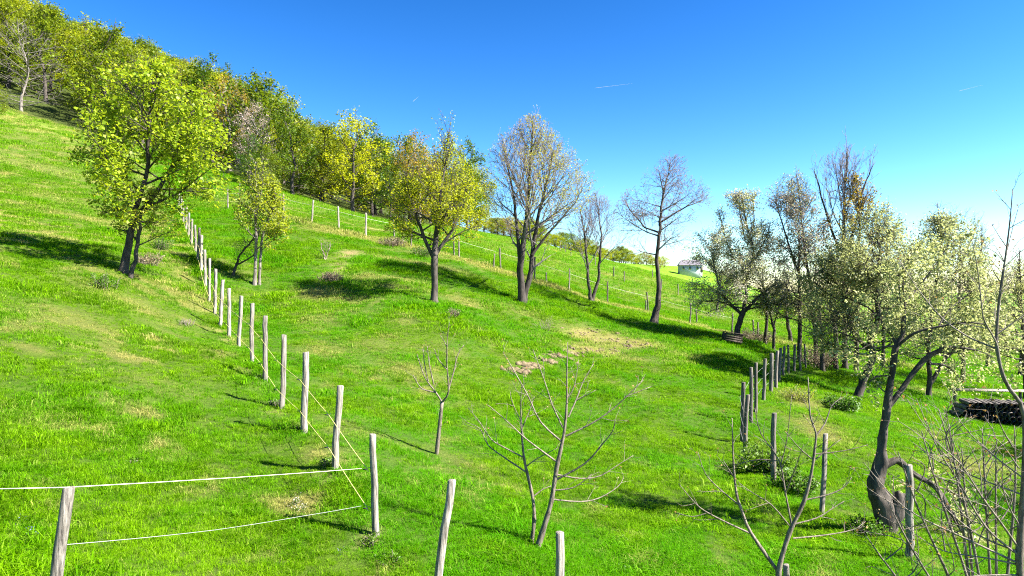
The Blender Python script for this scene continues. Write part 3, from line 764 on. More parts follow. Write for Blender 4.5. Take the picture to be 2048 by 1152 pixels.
# ------------------------------------------------------------------ hand traced young trees near the camera
def traced(name,label,Y,stems,branches,seed,base_z=None,twig_density=3.0,bud=None,bark=M_TWIG,leaves=None,base=None,cat='young tree',depth=.35,rough=0.0,twig_len=.35,sub=True,leafcol=None,levels=3,tw_up=.03,thin=.95):
    s=Y/F
    bx,by=stems[0][0][0],stems[0][0][1]
    g=base or ground(bx,by,Y)
    s=g.y/F
    t=Tree(seed,[(-5,-50,50),(50,-50,50)]); R=t.r
    def conv(line,y0=0.0,y1=None):
        n=len(line); 
        if y1 is None: y1=y0
        return [((x-CX)*s-g.x,y0+(y1-y0)*i/(n-1),(CY-y)*s-g.z) for i,(x,y,*w) in enumerate(line)]
    def smooth(pts,rad,k=3):
        P2=[];R2=[]
        for i in range(len(pts)-1):
            p0=pts[max(0,i-1)];p1=pts[i];p2=pts[i+1];p3=pts[min(len(pts)-1,i+2)]
            for j in range(k):
                u=j/k
                P2.append(tuple(.5*((2*p1[c])+(-p0[c]+p2[c])*u+(2*p0[c]-5*p1[c]+4*p2[c]-p3[c])*u*u+(-p0[c]+3*p1[c]-3*p2[c]+p3[c])*u**3) for c in range(3)))
                R2.append(rad[i]+(rad[i+1]-rad[i])*u)
        P2.append(pts[-1]);R2.append(rad[-1])
        return P2,R2
    yoff={}
    for k,st in enumerate(stems):
        y0=0 if k==0 else st[0][3] if len(st[0])>3 else R.uniform(-.05,.05)
        pts=conv(st,y0,y0+R.uniform(-.1,.1)); rad=[max(.003,w[2]*s*.5*thin) for w in st]
        P2,R2=smooth(pts,rad,9 if rough else 3)
        yoff[k]=P2
        if pts[0][2]<.2: P2,R2=flare(P2,R2,1.08)
        R2=[r*(1+R.uniform(-.10,.16)) for r in R2] if not rough else R2
        t.br[0].append((P2,R2))
    PP=P_(dm=1.0,levels=levels,dens={2:twig_density,3:twig_density*1.1},len={2:twig_len,3:twig_len*.45},rmin=.0022,rcap={1:9,2:.0046,3:.003,4:.002},ang={2:.75,3:.7},steps={2:4,3:2},wob=.09,up=tw_up,t0={2:.25,3:.2})
    allp=[p for b in t.br[0] for p in b[0]]
    for line in branches:
        w0=line[0][2] if len(line[0])>2 else 5
        w1=line[-1][2] if len(line[-1])>2 else 1.6
        p0=((line[0][0]-CX)*s-g.x,0,(CY-line[0][1])*s-g.z)
        near=min(allp,key=lambda p:(p[0]-p0[0])**2+(p[2]-p0[2])**2)
        L=sum(math.dist(a[:2],b[:2]) for a,b in zip(line,line[1:]))*s
        pts=conv(line,near[1],near[1]+R.uniform(-1,1)*depth*L)
        rad=[max(.0022,(w0+(w1-w0)*i/(len(line)-1))*s*.5*thin*.9) for i in range(len(line))]
        P2,R2=smooth(pts,rad)
        b=(P2,R2); t.br[1].append(b)
        allp+=P2
        if sub: t.ramify(b,2,PP)
    if sub:
        for b in t.br[0]:
            n=len(b[0]); t.ramify((b[0][int(n*.55):],b[1][int(n*.55):]),2,PP)
    lv=[]
    if bud:
        pts=[b[0][-1] for l in (1,2,3) for b in t.br[l]]
        lv.append(('buds',leaf_mesh('buds',[p for p in pts if t.r.random()<.45],.030,bud,seed,1,.01)))
    if leafcol:
        for nm,mat,size,levs,step,per,spread in leafcol:
            lv.append((nm,leaf_mesh(nm,sample_tips(t,levs,step),size,mat,seed+1,per,spread)))
    root=finish(t,name,g,label,cat,None,bark,lv)
    if rough:
        me=[c for c in root.children if c.name.startswith('trunk')][0].data
        n=len(me.vertices); co=np.empty(n*3,np.float32); me.vertices.foreach_get('co',co); co=co.reshape(-1,3)
        no=np.empty(n*3,np.float32); me.vertices.foreach_get('normal',no); no=no.reshape(-1,3)
        a=np.arctan2(no[:,1],no[:,0])*.16
        k=(fbm(a,co[:,2]*.35,.11,91,3)-.5)*1.3+(fbm(a*1.0+3,co[:,2],.20,95,2)-.5)
        w=np.clip(1.15-co[:,2]/2.2,.25,1)[:,None]
        me.vertices.foreach_set('co',(co+no*rough*k[:,None]*w).astype(np.float32).ravel()); me.update()
    return root

traced('sapling','small leafless sapling alone on the grass in mid pasture',14,
 [[(873,908,9),(878,865,8),(885,803,7)]],
 [[(885,803,5),(871,782,5),(850,754,4),(834,709,1.6)],[(871,784,4),(843,775,3),(827,749,1.5)],[(868,768,3.5),(859,727,3),(855,692,1.4)],[(857,762,3),(850,730,2),(845,697,1.2)],
  [(885,803,5),(899,780,5),(897,727,4),(899,675,3),(904,642,1.4)],[(899,776,4),(909,740,3),(916,709,2),(928,690,1.3)],[(897,735,3),(880,715,2),(872,695,1.2)],[(898,690,2),(890,675,1.5),(885,668,1.1)]],201,twig_len=.34,twig_density=4.2,bud=L_BUD)
traced('sapling','leafless sapling pair with two stems spreading low in centre foreground',10,
 [[(1075,1096,13),(1089,1051,11),(1103,1002,10),(1113,939,9),(1122,898,7.5),(1130,856,6),(1134,804,4.5),(1134,752,3),(1136,685,1.6)],
  [(1064,1092,9,.15),(1069,1047,8),(1066,1002,7),(1054,950,6),(1047,912,5),(1043,856,3.5),(1042,804,2.2),(1044,775,1.5)]],
 [[(1127,887,5),(1082,846,4),(1058,797,3),(1033,752,2),(1006,706,1.4)],[(1126,856,4.5),(1106,814,4),(1089,762,3),(1066,700,1.5)],[(1132,873,5),(1186,846,4.5),(1231,814,3.5),(1287,760,1.6)],
  [(1252,793,2.5),(1304,774,1.3)],[(1137,835,4.5),(1155,800,3.5),(1169,769,2.5),(1192,733,1.4)],[(1155,804,2.5),(1193,781,1.3)],[(1113,924,5),(1075,894,4.5),(1047,870,4),(1012,835,3),(978,804,1.5)],
  [(1113,960,5),(1169,925,4.5),(1200,887,4),(1221,856,3),(1224,833,1.5)],[(1115,950,4),(1162,960,3.5),(1203,957,3),(1242,936,2),(1273,920,1.3)],[(1110,981,4),(1148,974,3),(1183,946,1.6)],
  [(1104,999,4),(1162,1008,3.5),(1203,1004,3),(1242,985,2),(1256,970,1.3)],[(1049,922,4),(1005,901,3.5),(981,887,3),(957,853,2),(933,825,1.3)],[(1051,950,4),(1005,922,3.5),(974,901,3),(957,870,2),(929,860,1.3)],
  [(1054,939,3.5),(1075,922,3),(1117,898,1.6)],[(1068,1000,3.5),(1085,988,3),(1104,981,2)],[(1044,863,3),(1061,825,2),(1070,800,1.2)],[(1134,800,3),(1150,770,2),(1158,720,1.2)],[(1043,850,2.5),(1025,810,1.8),(1020,785,1.2)]],202,bud=L_BUD,twig_len=.36,twig_density=4.2)
gO=Vector(((1562-CX)/F*8.2,8.2,h1((1562-CX)/F*8.2,8.2)))
zO=CY-gO.z/gO.y*F
traced('sapling','leafless sapling forking low in right foreground with tiny red buds',8.2,
 [[(1563,zO,13),(1560,1190,12),(1556,1141,11),(1577,1064,9),(1605,1002,7.5),(1619,946,6),(1626,891,5),(1627,863,4),(1615,828,3.2),(1610,752,1.6)],
  [(1556,1143,8,.02),(1504,1068,7),(1487,1026,6),(1476,988,5),(1471,926,4),(1469,839,1.6)]],
 [[(1501,1068,5),(1452,1044,4.5),(1407,1019,4),(1383,998,3),(1351,960,1.5)],[(1480,1012,4),(1442,981,3.5),(1414,950,2.5),(1400,908,1.4)],[(1476,964,3),(1449,922,1.5)],[(1410,1023,2.5),(1383,1030,2),(1348,1023,1.2)],
  [(1627,870,4),(1650,846,3.5),(1667,814,2.5),(1692,798,1.4)],[(1581,1047,5),(1570,988,4.5),(1558,922,4),(1522,867,3),(1511,818,1.6)],[(1556,922,3),(1522,922,3),(1478,936,2)],[(1577,1050,3.5),(1542,1009,3),(1504,985,2.5),(1478,966,1.5)],
  [(1584,1047,4),(1636,1037,3),(1674,1019,2),(1699,1009,1.3)],[(1584,1075,4),(1660,1075,3.5),(1723,1071,2.5),(1758,1061,1.4)],[(1608,998,4),(1653,988,3.5),(1685,974,2.5),(1702,953,1.5)],[(1622,922,3.5),(1643,905,3),(1681,877,1.4)],
  [(1626,906,3),(1678,898,2.5),(1723,884,1.3)],[(1619,915,3.5),(1591,891,3),(1563,860,1.5)],[(1570,985,2.5),(1583,930,2),(1592,880,1.2)],[(1560,930,3),(1570,880,2.2),(1577,790,1.2)]],203,bud=L_BUD,twig_len=.32,twig_density=4.6,base=gO)
gP=Vector(((2040-CX)/F*6.0,6.0,h1((2040-CX)/F*6.0,6.0)))
zP=CY-gP.z/gP.y*F
traced('young_tree','tall bare young tree along the right edge with many low shoots',6,
 [[(2042,zP,26),(2040,1260,25),(2040,1151,24),(2038,1108,22),(2046,975,18),(2047,830,15),(2018,778,12),(2003,747,11),(1993,700,10),(1991,667,9),(1996,601,8),(2003,549,7),(2010,500,5.5),(2017,440,4),(2022,378,2.5)]],
 [[(1993,698,7),(1951,678,6),(1915,650,5.5),(1892,619,5),(1873,584,4),(1856,546,3),(1843,512,2)],[(1993,695,7),(1984,678,6),(1960,641,5.5),(1951,610,5),(1941,549,4),(1932,515,3),(1921,480,2)],[(1992,668,6),(2020,648,5),(2060,620,3)],
  [(2012,500,3),(2025,460,2.2),(2043,408,1.6)],[(2006,525,3),(1990,505,2.2),(1975,495,1.6)],[(2008,512,2.5),(2026,497,2),(2040,480,1.5)],[(2003,549,2.5),(1985,530,2),(1972,518,1.4)],[(1999,575,2.5),(2016,560,2),(2034,545,1.4)],
  [(2036,1126,9),(1936,1080,7),(1826,1025,5),(1748,935,2)],[(2034,1108,9),(1968,1053,8),(1905,951,6),(1866,892,4.5),(1822,794,2)],[(2034,1092,9),(1983,1033,8),(1936,982,6.5),(1881,912,5),(1819,861,3.5),(1756,782,2)],
  [(2038,1104,7),(1968,1076,6),(1909,1025,4),(1900,1000,2)],[(1905,951,5),(1905,920,4),(1866,837,3),(1862,798,1.8)],[(2046,990,7),(1983,967,6),(1905,935,4.5),(1873,908,2)],[(2044,955,6),(1991,908,5),(1944,849,3.5),(1932,786,1.8)],
  [(1983,967,4),(2003,927,3),(2030,884,1.8)],[(2044,1060,7),(2010,1010,6),(1990,960,4),(1985,900,2)],[(2040,1130,7),(1980,1120,5),(1900,1110,4),(1850,1080,2)],[(1900,945,4),(1880,880,3),(1895,830,2)],[(2046,900,6),(2010,850,4),(1990,800,2)],
  [(1860,890,3.5),(1850,840,2.6),(1838,800,1.6)],[(1936,985,4),(1940,930,3),(1925,880,1.8)],[(2040,1150,7),(1960,1150,5),(1880,1160,3)],[(1830,1030,3.5),(1790,1010,2.5),(1760,990,1.6)],[(1960,1048,4),(1930,1000,3),(1925,940,1.8)]],204,thin=.60,bud=L_BUD,twig_len=.34,twig_density=6.5,base=gP)
# K dark tree by the front right corner
traced('old_fruit_tree','dark old fruit tree with lopped stump and arching limbs, right foreground',12.3,
 [[(1774,1064,46),(1766,1012,42),(1751,972,34),(1759,936,28),(1764,885,16.3),(1772,830,17),(1777,790,14.3),(1783,750,12.2),(1791,698,11.6),(1803,672,7.5),(1807,640,6.8),(1809,602,5.4)],
  [(1775,1055,30,-.05),(1790,1020,32),(1800,985,20.4)],
  [(1774,820,12.2,.03),(1800,788,10.2),(1832,742,10.2),(1858,715,8.8),(1885,700,7.5),(1912,694,5.4),(1955,700,2.7)],
  [(1756,945,15,.02),(1790,922,10.9),(1830,948,10.2),(1872,975,8.8),(1900,1020,7.5),(1930,1070,5.4),(1960,1110,3.4)]],
 [[(1793,695,6),(1790,672,5.2),(1777,651,4.5),(1775,610,2.2)],[(1797,690,6.8),(1816,665,6),(1850,651,5.2),(1900,642,4.5),(1950,655,3),(1985,675,1.5)],[(1809,605,5.2),(1852,558,4.5),(1887,515,3),(1912,480,1.5)],[(1789,693,4.5),(1767,695,3.8),(1751,707,2.2)],
  [(1777,752,4.5),(1750,752,3.8),(1730,763,2.2)],[(1779,735,3.8),(1767,721,3),(1751,707,2.2)],[(1860,728,6),(1905,733,4.5),(1940,752,3),(1965,770,1.5)],[(1880,702,4.5),(1895,670,3.8),(1925,640,2.2),(1960,620,1.5)],[(1807,630,3.8),(1790,590,3),(1780,540,1.5)],[(1809,603,3.8),(1800,560,3),(1812,500,1.5)],
  [(1850,651,3.8),(1880,620,3),(1930,590,2.2),(1970,570,1.5)],[(1955,700,2.2),(1990,715,1.5),(2015,740,0.8)],[(1777,790,3.8),(1755,770,3),(1735,730,1.5)],[(1900,1020,3.8),(1925,1060,3),(1945,1120,1.5)],[(1872,975,3.8),(1905,985,2.2),(1950,1010,1.5)],[(1768,700,3),(1740,690,2.2),(1715,700,1.5)]],205,bark=M_BARK,cat='tree',twig_len=.8,twig_density=4.2,depth=.6,rough=.085,tw_up=.0,thin=1.0,
 leafcol=[('crown',L_PALE,.058,[2,3],.036,3,.06)])

# ------------------------------------------------------------------ woodland on the hill
def forest_tree(seed,h,w,leaf,bark,clump,n_l=24,sparse=1.0,base_h=.06,leafname='crown',levels=3,tr=.24):
    prof=[(h*base_h,-.32*w,.32*w),(h*(base_h+.13),-.48*w,.48*w),(h*.55,-.5*w,.5*w),(h*.75,-.42*w,.42*w),(h*.9,-.24*w,.24*w),(h,-.06*w,.06*w)]
    t=Tree(seed,prof); R=t.r
    pts=[(R.gauss(0,.12)*i,R.gauss(0,.12)*i,h*.93*i/6) for i in range(7)]
    rad=[tr*(1-.9*i/6) for i in range(7)]
    p2,r2=flare(pts,rad); t.br[0].append((p2,r2))
    P=P_(dm=1.0,levels=levels,dens={2:1.0,3:1.3},len={2:2.8,3:1.4},wob=.12,up=.04,rmin=.02,rcap={2:.06,3:.03})
    az=0
    for i in range(n_l):
        tt=base_h*.9+(1-base_h)*(i+R.random())/n_l*.98
        p,d,r=t.at((pts,rad),min(.98,tt)); az+=2.4+R.gauss(0,.3)
        a=1.45-1.0*(i/n_l)
        c=t.branch(p,(math.cos(az)*math.sin(a),math.sin(az)*math.sin(a),math.cos(a)),w,max(.03,r*.5),1,7,.1,.03,.2)
        if c: t.ramify(c,2,P)
    pts=[p for p in sample_tips(t,[2,3],.20/sparse) if gap(p,1.3,.16,seed)]
    lm=leaf_mesh(leafname,pts,clump*.66,leaf,seed,5,.30,upb=.6,aspect=.8,fold=.2,jit=.5) if leaf else None
    return wood_mesh('trunk',t,[0],bark,SIDES),wood_mesh('branches',t,[1,2,3],bark,{0:8,1:5,2:3,3:3}),lm
FK={}
def fk(key,*a,**k): FK[key]=forest_tree(*a,**k)
fk('green',301,12.5,8.5,L_FOREST,M_BARK,.34)
fk('green2',302,11.5,9.5,L_FOREST,M_BARK,.34)
fk('yellow',303,12,9,L_YELLOW,M_BARK,.33)
fk('yellow2',304,11,8,L_YELLOW,M_BARK,.33)
fk('dark',305,13.5,7.5,L_DARK,M_BARK,.36,n_l=20)
fk('dark2',306,12.5,8.5,L_DARK,M_BARK,.36,n_l=18)
fk('rust',307,11.5,8,L_RUST,M_BARK_G,.26,sparse=.75)
fk('gold',308,12,9,L_GOLD,M_BARK,.30,sparse=.85)
fk('pink',309,10.5,7.5,L_PINK,M_BARK_G,.22,sparse=.6)
fk('pale',311,10,9,L_PALE,M_BARK,.24,sparse=.7)
fk('bare',310,12,9,None,M_BARK_G,.2,levels=3,n_l=40,tr=.14)
KIND_NAME={'green':'beech_tree','green2':'beech_tree','yellow':'leafy_tree','yellow2':'leafy_tree','dark':'dark_tree','dark2':'dark_tree','rust':'budding_tree','gold':'golden_tree','pink':'blossom_tree','bare':'bare_tree'}
KIND_LAB={'green':'mid green broad tree among the massed woodland on the hill','yellow':'bright yellow green tree among the massed woodland on the hill','dark':'dark green tall tree among the massed woodland on the hill',
  'rust':'rust tinted budding tree among the massed woodland on the hill','gold':'olive gold tree among the massed woodland on the hill','pink':'pale pink blossoming tree among the massed woodland on the hill','bare':'bare pale tree among the massed woodland on the hill'}
def plant(key,x,y,sc,label=None,group=None,rz=None,name=None,zs=1.0,ws=1.0):
    tr,br,lf=FK[key]
    root=empty(name or KIND_NAME[key],(x,y,h1(x,y)-.1),label or KIND_LAB[key.rstrip('2')],'tree',group,RN.uniform(0,6.28) if rz is None else rz)
    root.scale=(sc*ws,sc*ws,sc*zs)
    link('trunk',tr,root); 
    if br: link('branches',br,root)
    if lf: link('crown' if key!='pink' else 'blossom',lf,root)
    return root
RN=random.Random(5)
# edge trees that the photograph lets one tell apart
for key,px,hint,hpx_top,by,lab,zs in [
  ('bare',42,76,35,222,'bare silvery tree at the top left corner of the meadow',1.0),
  ('green2',-20,80,150,225,'low dark green bush like tree left of the bare silvery tree',1.0),
  ('dark',585,76,192,390,'tall dark green tree on the wood edge, pointed double top',1.0),
  ('gold',705,76,218,426,'big golden round tree at the right of the wood edge',1.0),
  ('pink',508,88,200,366,'pale pink blossoming tree on the wood edge left of the dark one',1.0),
  ('dark2',497,79,262,372,'dark green tree in front of the pale pink blossoming tree',1.0),
  ('green2',528,78,285,378,'mid green tree right in front of the pale pink blossoming tree',1.0),
  ('rust',838,84,258,452,'rust tinted tree behind the golden round pasture tree',1.0),
  ('green',640,80,300,405,'mid green tree under the big golden round tree of the wood edge',1.0),
  ('dark2',780,82,330,444,'dark green tree behind the left edge of the golden pasture tree',1.0),
  ('green2',905,92,335,457,'dark green tree at the right end of the wood edge',1.0)]:
    g=ground(px,by,hint); x=g.x
    hgt=(by-hpx_top)/F*g.y
    nat={'bare':12,'dark':13.5,'gold':12,'pink':10.5,'rust':11.5,'green':12.5,'dark2':12.5,'green2':11.5}[key]
    plant(key,x,g.y,hgt/nat,lab,None,zs=zs,ws=.8 if key=='pink' else 1.35 if key=='bare' else 1.0)
# massed trees behind
spots=[]
def try_spot(x,y,mind):
    for a,b in spots:
        if (a-x)**2+(b-y)**2<mind*mind: return False
    spots.append((x,y)); return True
pool=['green','green2','yellow','yellow','yellow2','yellow2','gold','dark','rust','green']
edge=[(-75,82),(-59,80),(-41,78),(-26,75),(-18,76),(-14,79),(-8,88),(-5,95)]
def edge_y(x): return np.interp(x,[e[0] for e in edge],[e[1] for e in edge])
n=0
tries=0
while n<265 and tries<6000:
    tries+=1
    y=RN.uniform(76,190); x=RN.uniform(-.80*y-5,-6)
    if x>-6 or y<edge_y(x)+3.5: continue
    if x>-30 and y>130: continue
    if CX+F*x/y<215 and y<93: continue
    if not try_spot(x,y,5.2 if y<100 else 6.2): continue
    u=x/y
    k=RN.choice(pool)
    if u>-.5 and u<-.33: k=RN.choice(['green','dark','gold','rust','green2'])
    if u<=-.45 and y<140: k=RN.choice(['yellow','yellow2','green','yellow','green2'])
    sc=RN.uniform(.95,1.15)
    if -.33<u<-.1: sc*=.85
    pxx=CX+F*x/y; dd=y-edge_y(x)
    col={'green':'mid green','yellow':'bright yellow green','dark':'dark green','rust':'rust tinted','gold':'olive gold'}[k.rstrip('2')]
    where='above the bare silvery tree' if pxx<130 else 'behind the big leafy maple' if pxx<440 else 'above the pale pink blossom tree'
    row='at the wood front' if dd<14 else 'half way up the wood' if dd<45 else 'on the wood skyline'
    plant(k,x,y,sc,'%s crown %s %s'%(col,row,where),'%s trees %s %s'%(col,row,where))
    n+=1
# scrub of the far hill to the right
far_group='small rounded trees along the far meadow edge'
i=0
for px in range(955,1345,13):
    f=(px-955)/390.
    by=462+f*78
    hint=140+f*55
    g=ground(px+RN.uniform(-4,4),by+RN.uniform(-3,3),hint)
    k=RN.choice(['yellow','green','yellow2','gold','rust','green2'])
    top=425+max(0,(px-1020))*.30+RN.uniform(-8,12)
    hgt=max(2.2,(by-top)/F*g.y)
    plant(k,g.x,g.y,hgt/12,'small rounded %s tree on the edge of the far meadow'%{'yellow':'yellow green','green':'mid green','gold':'olive','rust':'rusty'}[k.rstrip('2')],far_group+' ('+{'yellow':'yellow green','green':'mid green','gold':'olive','rust':'rusty'}[k.rstrip('2')]+')',name='hedge_tree',ws=1.7)
    g2=(g.x*1.08,g.y*1.1)
    plant(RN.choice(['yellow','green','gold']),g2[0],g2[1],hgt/12*1.05,'tree on the far rise behind the rounded meadow edge trees','far rise trees',name='hedge_tree',ws=1.6)
for px,by,top,key,lab in [(1352,532,507,'dark','dark round tree left of the white house'),(1412,545,512,'green','leafy tree behind the roof of the white house'),(1330,536,515,'gold','low bush on the far slope left of the house'),(1440,552,520,'yellow','pale tree right of the white house')]:
    g=ground(px,by,240); plant(key,g.x,g.y+8,(by-top)/F*g.y/12,lab)

for i,(px,Y,top,key,lab,w) in enumerate([(1600,58,590,'yellow','yellow green bush behind the cherry tree',1.5),(1640,62,575,'green','mid green bush behind the garden fence row',1.4),(1690,56,600,'yellow2','bright yellow green bush seen between the apple tree trunks',1.5),
   (1745,60,560,'pale','pale tree at the far side of the orchard behind the apple tree',1.3),(1800,55,585,'green2','mid green bush behind the fork of the lopped old tree',1.6),(1850,62,570,'pale','pale tree at the far side of the orchard behind the two stemmed tree',1.3),
   (1905,57,590,'yellow','yellow green bush behind the right orchard lawn',1.6),(1960,60,600,'pale','pale low tree behind the plank bench',1.5),(2015,54,610,'green','green bush at the far right edge of the orchard',1.7),(2075,58,590,'pale','pale tree just beyond the right edge of the orchard',1.5),(1560,66,600,'green','green bush right of the blossom tree beyond the fence',1.3)]):
    x=(px-CX)/F*Y; z=h1(x,Y); hgt=max(2.5,(CY-top)/F*Y-z)
    plant(key,x,Y,hgt/(10 if key=='pale' else 12),lab,None,ws=w,name='orchard_bush')

# ------------------------------------------------------------------ the white house far down the slope
g=ground(1380,552,236)
g.z+=.9
hs=g.y/F
hroot=empty('house',g,'small white house with grey roof far behind the meadow','house',rz=math.radians(-8))
M_WALL=mat_plain('white_render',(.40,.42,.45)); M_ROOF=mat_plain('grey_roof_tiles',(.16,.145,.16)); M_PANE=mat_plain('window_glass',(.05,.06,.08),.15)
hroot.scale=(.92*g.y/236,)*3
W,D,HH=8.2,6.5,2.6
m=MB(); m.box((0,0,HH/2-1),(W,D,HH+2)); m.build('wall',M_WALL,hroot)
m=MB(); r=np.array([[-W/2-.5,-D/2-.5,HH],[W/2+.5,-D/2-.5,HH],[W/2+.5,D/2+.5,HH],[-W/2-.5,D/2+.5,HH],[-W/2+.9,0,HH+2.1],[W/2-.9,0,HH+2.1]])
m.add(r,np.array([[0,1,5,4],[2,3,4,5]])); m.add(r,np.array([[1,2,5],[3,0,4]])); m.add(r,np.array([[3,2,1,0]])); ro=m.build('roof',M_ROOF,hroot)
m=MB(); m.box((-1.6,.3,HH+2.0),(.6,.6,1.0)); m.build('chimney',M_WALL,ro)
for x in (-2.7,-.3,2.4):
    m=MB(); m.box((x,-D/2-.02,1.55),(.95,.08,1.25)); w=m.build('window',M_WALL,hroot)
    m=MB(); m.box((x,-D/2-.07,1.55),(.75,.04,1.05)); m.build('pane',M_PANE,w)
m=MB(); m.box((3.8,-D/2-.03,1.0),(.9,.08,2.0)); m.build('door',M_PLANK,hroot)

# ------------------------------------------------------------------ fences
def post_mesh(h,r,seed,sides=9,lean=0.0,mat=M_POST,bury=.25,top_slope=0.0):
    g=np.random.default_rng(seed)
    n=8
    zs=np.linspace(-bury,h,n)
    bend=g.normal(0,.012,2)
    px_=np.cumsum(g.normal(0,.010,n))+lean*np.clip(zs,0,9); py_=np.cumsum(g.normal(0,.006,n))
    V=[];ang=np.linspace(0,2*np.pi,sides,endpoint=False)
    wob=1+g.normal(0,.10,sides)
    for i,z in enumerate(zs):
        rr=r*(1.06-.12*i/n)*wob*(1+g.normal(0,.025,sides))
        zz=np.full(sides,z)
        if i==n-1: zz=z+top_slope*np.cos(ang)*r
        V.append(np.stack([px_[i]+rr*np.cos(ang),py_[i]+rr*np.sin(ang),zz],1))
    # chamfered sawn end
    rr=r*.82*wob; V.append(np.stack([px_[-1]+rr*np.cos(ang),py_[-1]+rr*np.sin(ang),zs[-1]+.008+top_slope*np.cos(ang)*r*.82],1))
    V=np.concatenate(V); N_=n+1
    q=[]
    for i in range(N_-1):
        for j in range(sides): q.append([i*sides+j,i*sides+(j+1)%sides,(i+1)*sides+(j+1)%sides,(i+1)*sides+j])
    cap=np.array([[(N_-1)*sides+j for j in range(sides)]])
    return mesh_np('post',V,[np.array(q),cap],mat,False)
INS=None
def insulator_mesh():
    m=MB(); a=np.linspace(0,2*np.pi,9)[:-1]
    ring=np.array([[.028*math.cos(x),.028*math.sin(x)] for x in a])
    v=np.concatenate([np.c_[ring[:,0],np.full(8,-.012),ring[:,1]],np.c_[ring[:,0],np.full(8,.012),ring[:,1]]])
    f=np.array([[j,(j+1)%8,8+(j+1)%8,8+j] for j in range(8)])
    m.add(v,f); m.box((-.05,0,0),(.06,.015,.015))
    return mesh_np('insulator',np.concatenate(m.v),np.concatenate(m.f),M_BLACK)
INS=insulator_mesh()
def rope(name,pts,r,mat,parent,sag=.02,inv=None):
    P=[]
    for a,b in zip(pts,pts[1:]):
        L=(b-a).length
        for k in range(5):
            u=k/5; q=a.lerp(b,u); q.z-=sag*4*u*(1-u)*min(1,L/3); P.append(q)
    P.append(pts[-1])
    P=np.array([tuple(p-parent.location) for p in P])
    v,q,t=tubes([(P,np.full(len(P),r))],4)
    return link(name,mesh_np(name,v,[q,t],mat),parent)

# left rope fence
lp=[(750,1070,870,9.6),(670,940,772,11.1),(611,865,705,13.05),(563,818,670,14.9),(530,762,632,16.5),(505,727,607,18.1),(479,697,592,20),(458,673,577,21.9),(441,655,560,23.3),(429,627,538,25),(418,604,517,26.9),(410,575,500,28),(403,545,470,29.3),(396,522,456,30.6),(390,505,452,32),(383,490,438,33.5),(377,474,428,35.5),(372,460,418,37.5),(367,447,407,39.5),(362,436,397,41.5),(357,425,388,44)]
feet=[]
for px,py,tp,Y in lp:
    g=ground(px,py,Y); feet.append((g,(py-tp)/F*g.y))
fence=empty('rope_fence',feet[0][0],'long fence of pale round posts with yellow rope climbing the slope','fence')
tops=[];lows=[]
for k,(g,h) in enumerate(feet):
    h=min(1.75,max(1.3,h))
    o=link('post',post_mesh(h,.051+.008*((k*37)%5)/5,400+k,lean=[-.01,.06,.035,.03,-.015,.01,.035][k%7],mat=M_POST if k not in (13,) else M_POST_D,top_slope=.15*((k*13)%3-1)),fence,g-fence.location)
    for fr,lst in ((.66,tops),(.27,lows)):
        p=g+Vector((-.10,-.02,h*fr))
        lst.append(p)
        if k<10: link('insulator',INS,o,Vector((-.085,-.02,h*fr)))
rope('upper_rope',tops,.0062,M_ROPE,fence); rope('lower_rope',lows,.0062,M_ROPE,fence)

# front cords running left from the corner post
cg=feet[0][0]
lx=Vector(((115-CX)/F*5.2,5.2,0)); lx.z=h1(lx.x,lx.y)
ff=empty('front_fence',lx,'weathered post at lower left carrying white tape and grey wire','fence')
htop=(CY-978)/F*5.2-lx.z
lx.x=(132-CX)/F*5.2-.145*htop; ff.location=lx
link('post',post_mesh(htop,.040,450,lean=.145,top_slope=.1),ff,Vector((0,0,0)))
off=lambda x,y,z: Vector((x,y,z))
ptop=off(lx.x+.145*htop,5.2,lx.z+htop+.012)
pl=off(-5.6,5.0,-1.49)
pr=off(-2.08,9.45,(CY-937)/F*9.45)
rope('upper_tape',[pl,ptop,pr],.0042,M_ROPE_W,ff,.01)
rope('lower_wire',[off(lx.x+.145*((CY-1090)/F*5.2-lx.z)+.03,5.2,(CY-1090)/F*5.2),off((430-CX)/F*7.2,7.2,(CY-1060)/F*7.2),off((600-CX)/F*8.6,8.6,(CY-1033)/F*8.6),off(-2.1,9.5,(CY-1012)/F*9.5)],.0028,M_WIRE,ff,.01)

# single posts below the corner
for (px,tp,Y,h,lean,r,lab) in [(905,962,7.6,1.55,.125,.046,'leaning weathered post with cracked bark at the bottom edge'),(1116,1066,7.3,1.5,.0,.046,'upright sawn post at the bottom edge below the sapling pair'),(1570,1131,8.6,1.3,.01,.04,'post stub just showing at the bottom edge under forked sapling')]:
    ztop=(CY-tp)/F*Y; X=(px-CX)/F*Y
    gz=h1(X,Y); hh=max(h,ztop-gz)
    o=link('fence_post',post_mesh(hh,r,460+int(px),lean=lean,top_slope=.05),None,(X-lean*hh,Y,ztop-hh))
    tag(o,lab,'post')

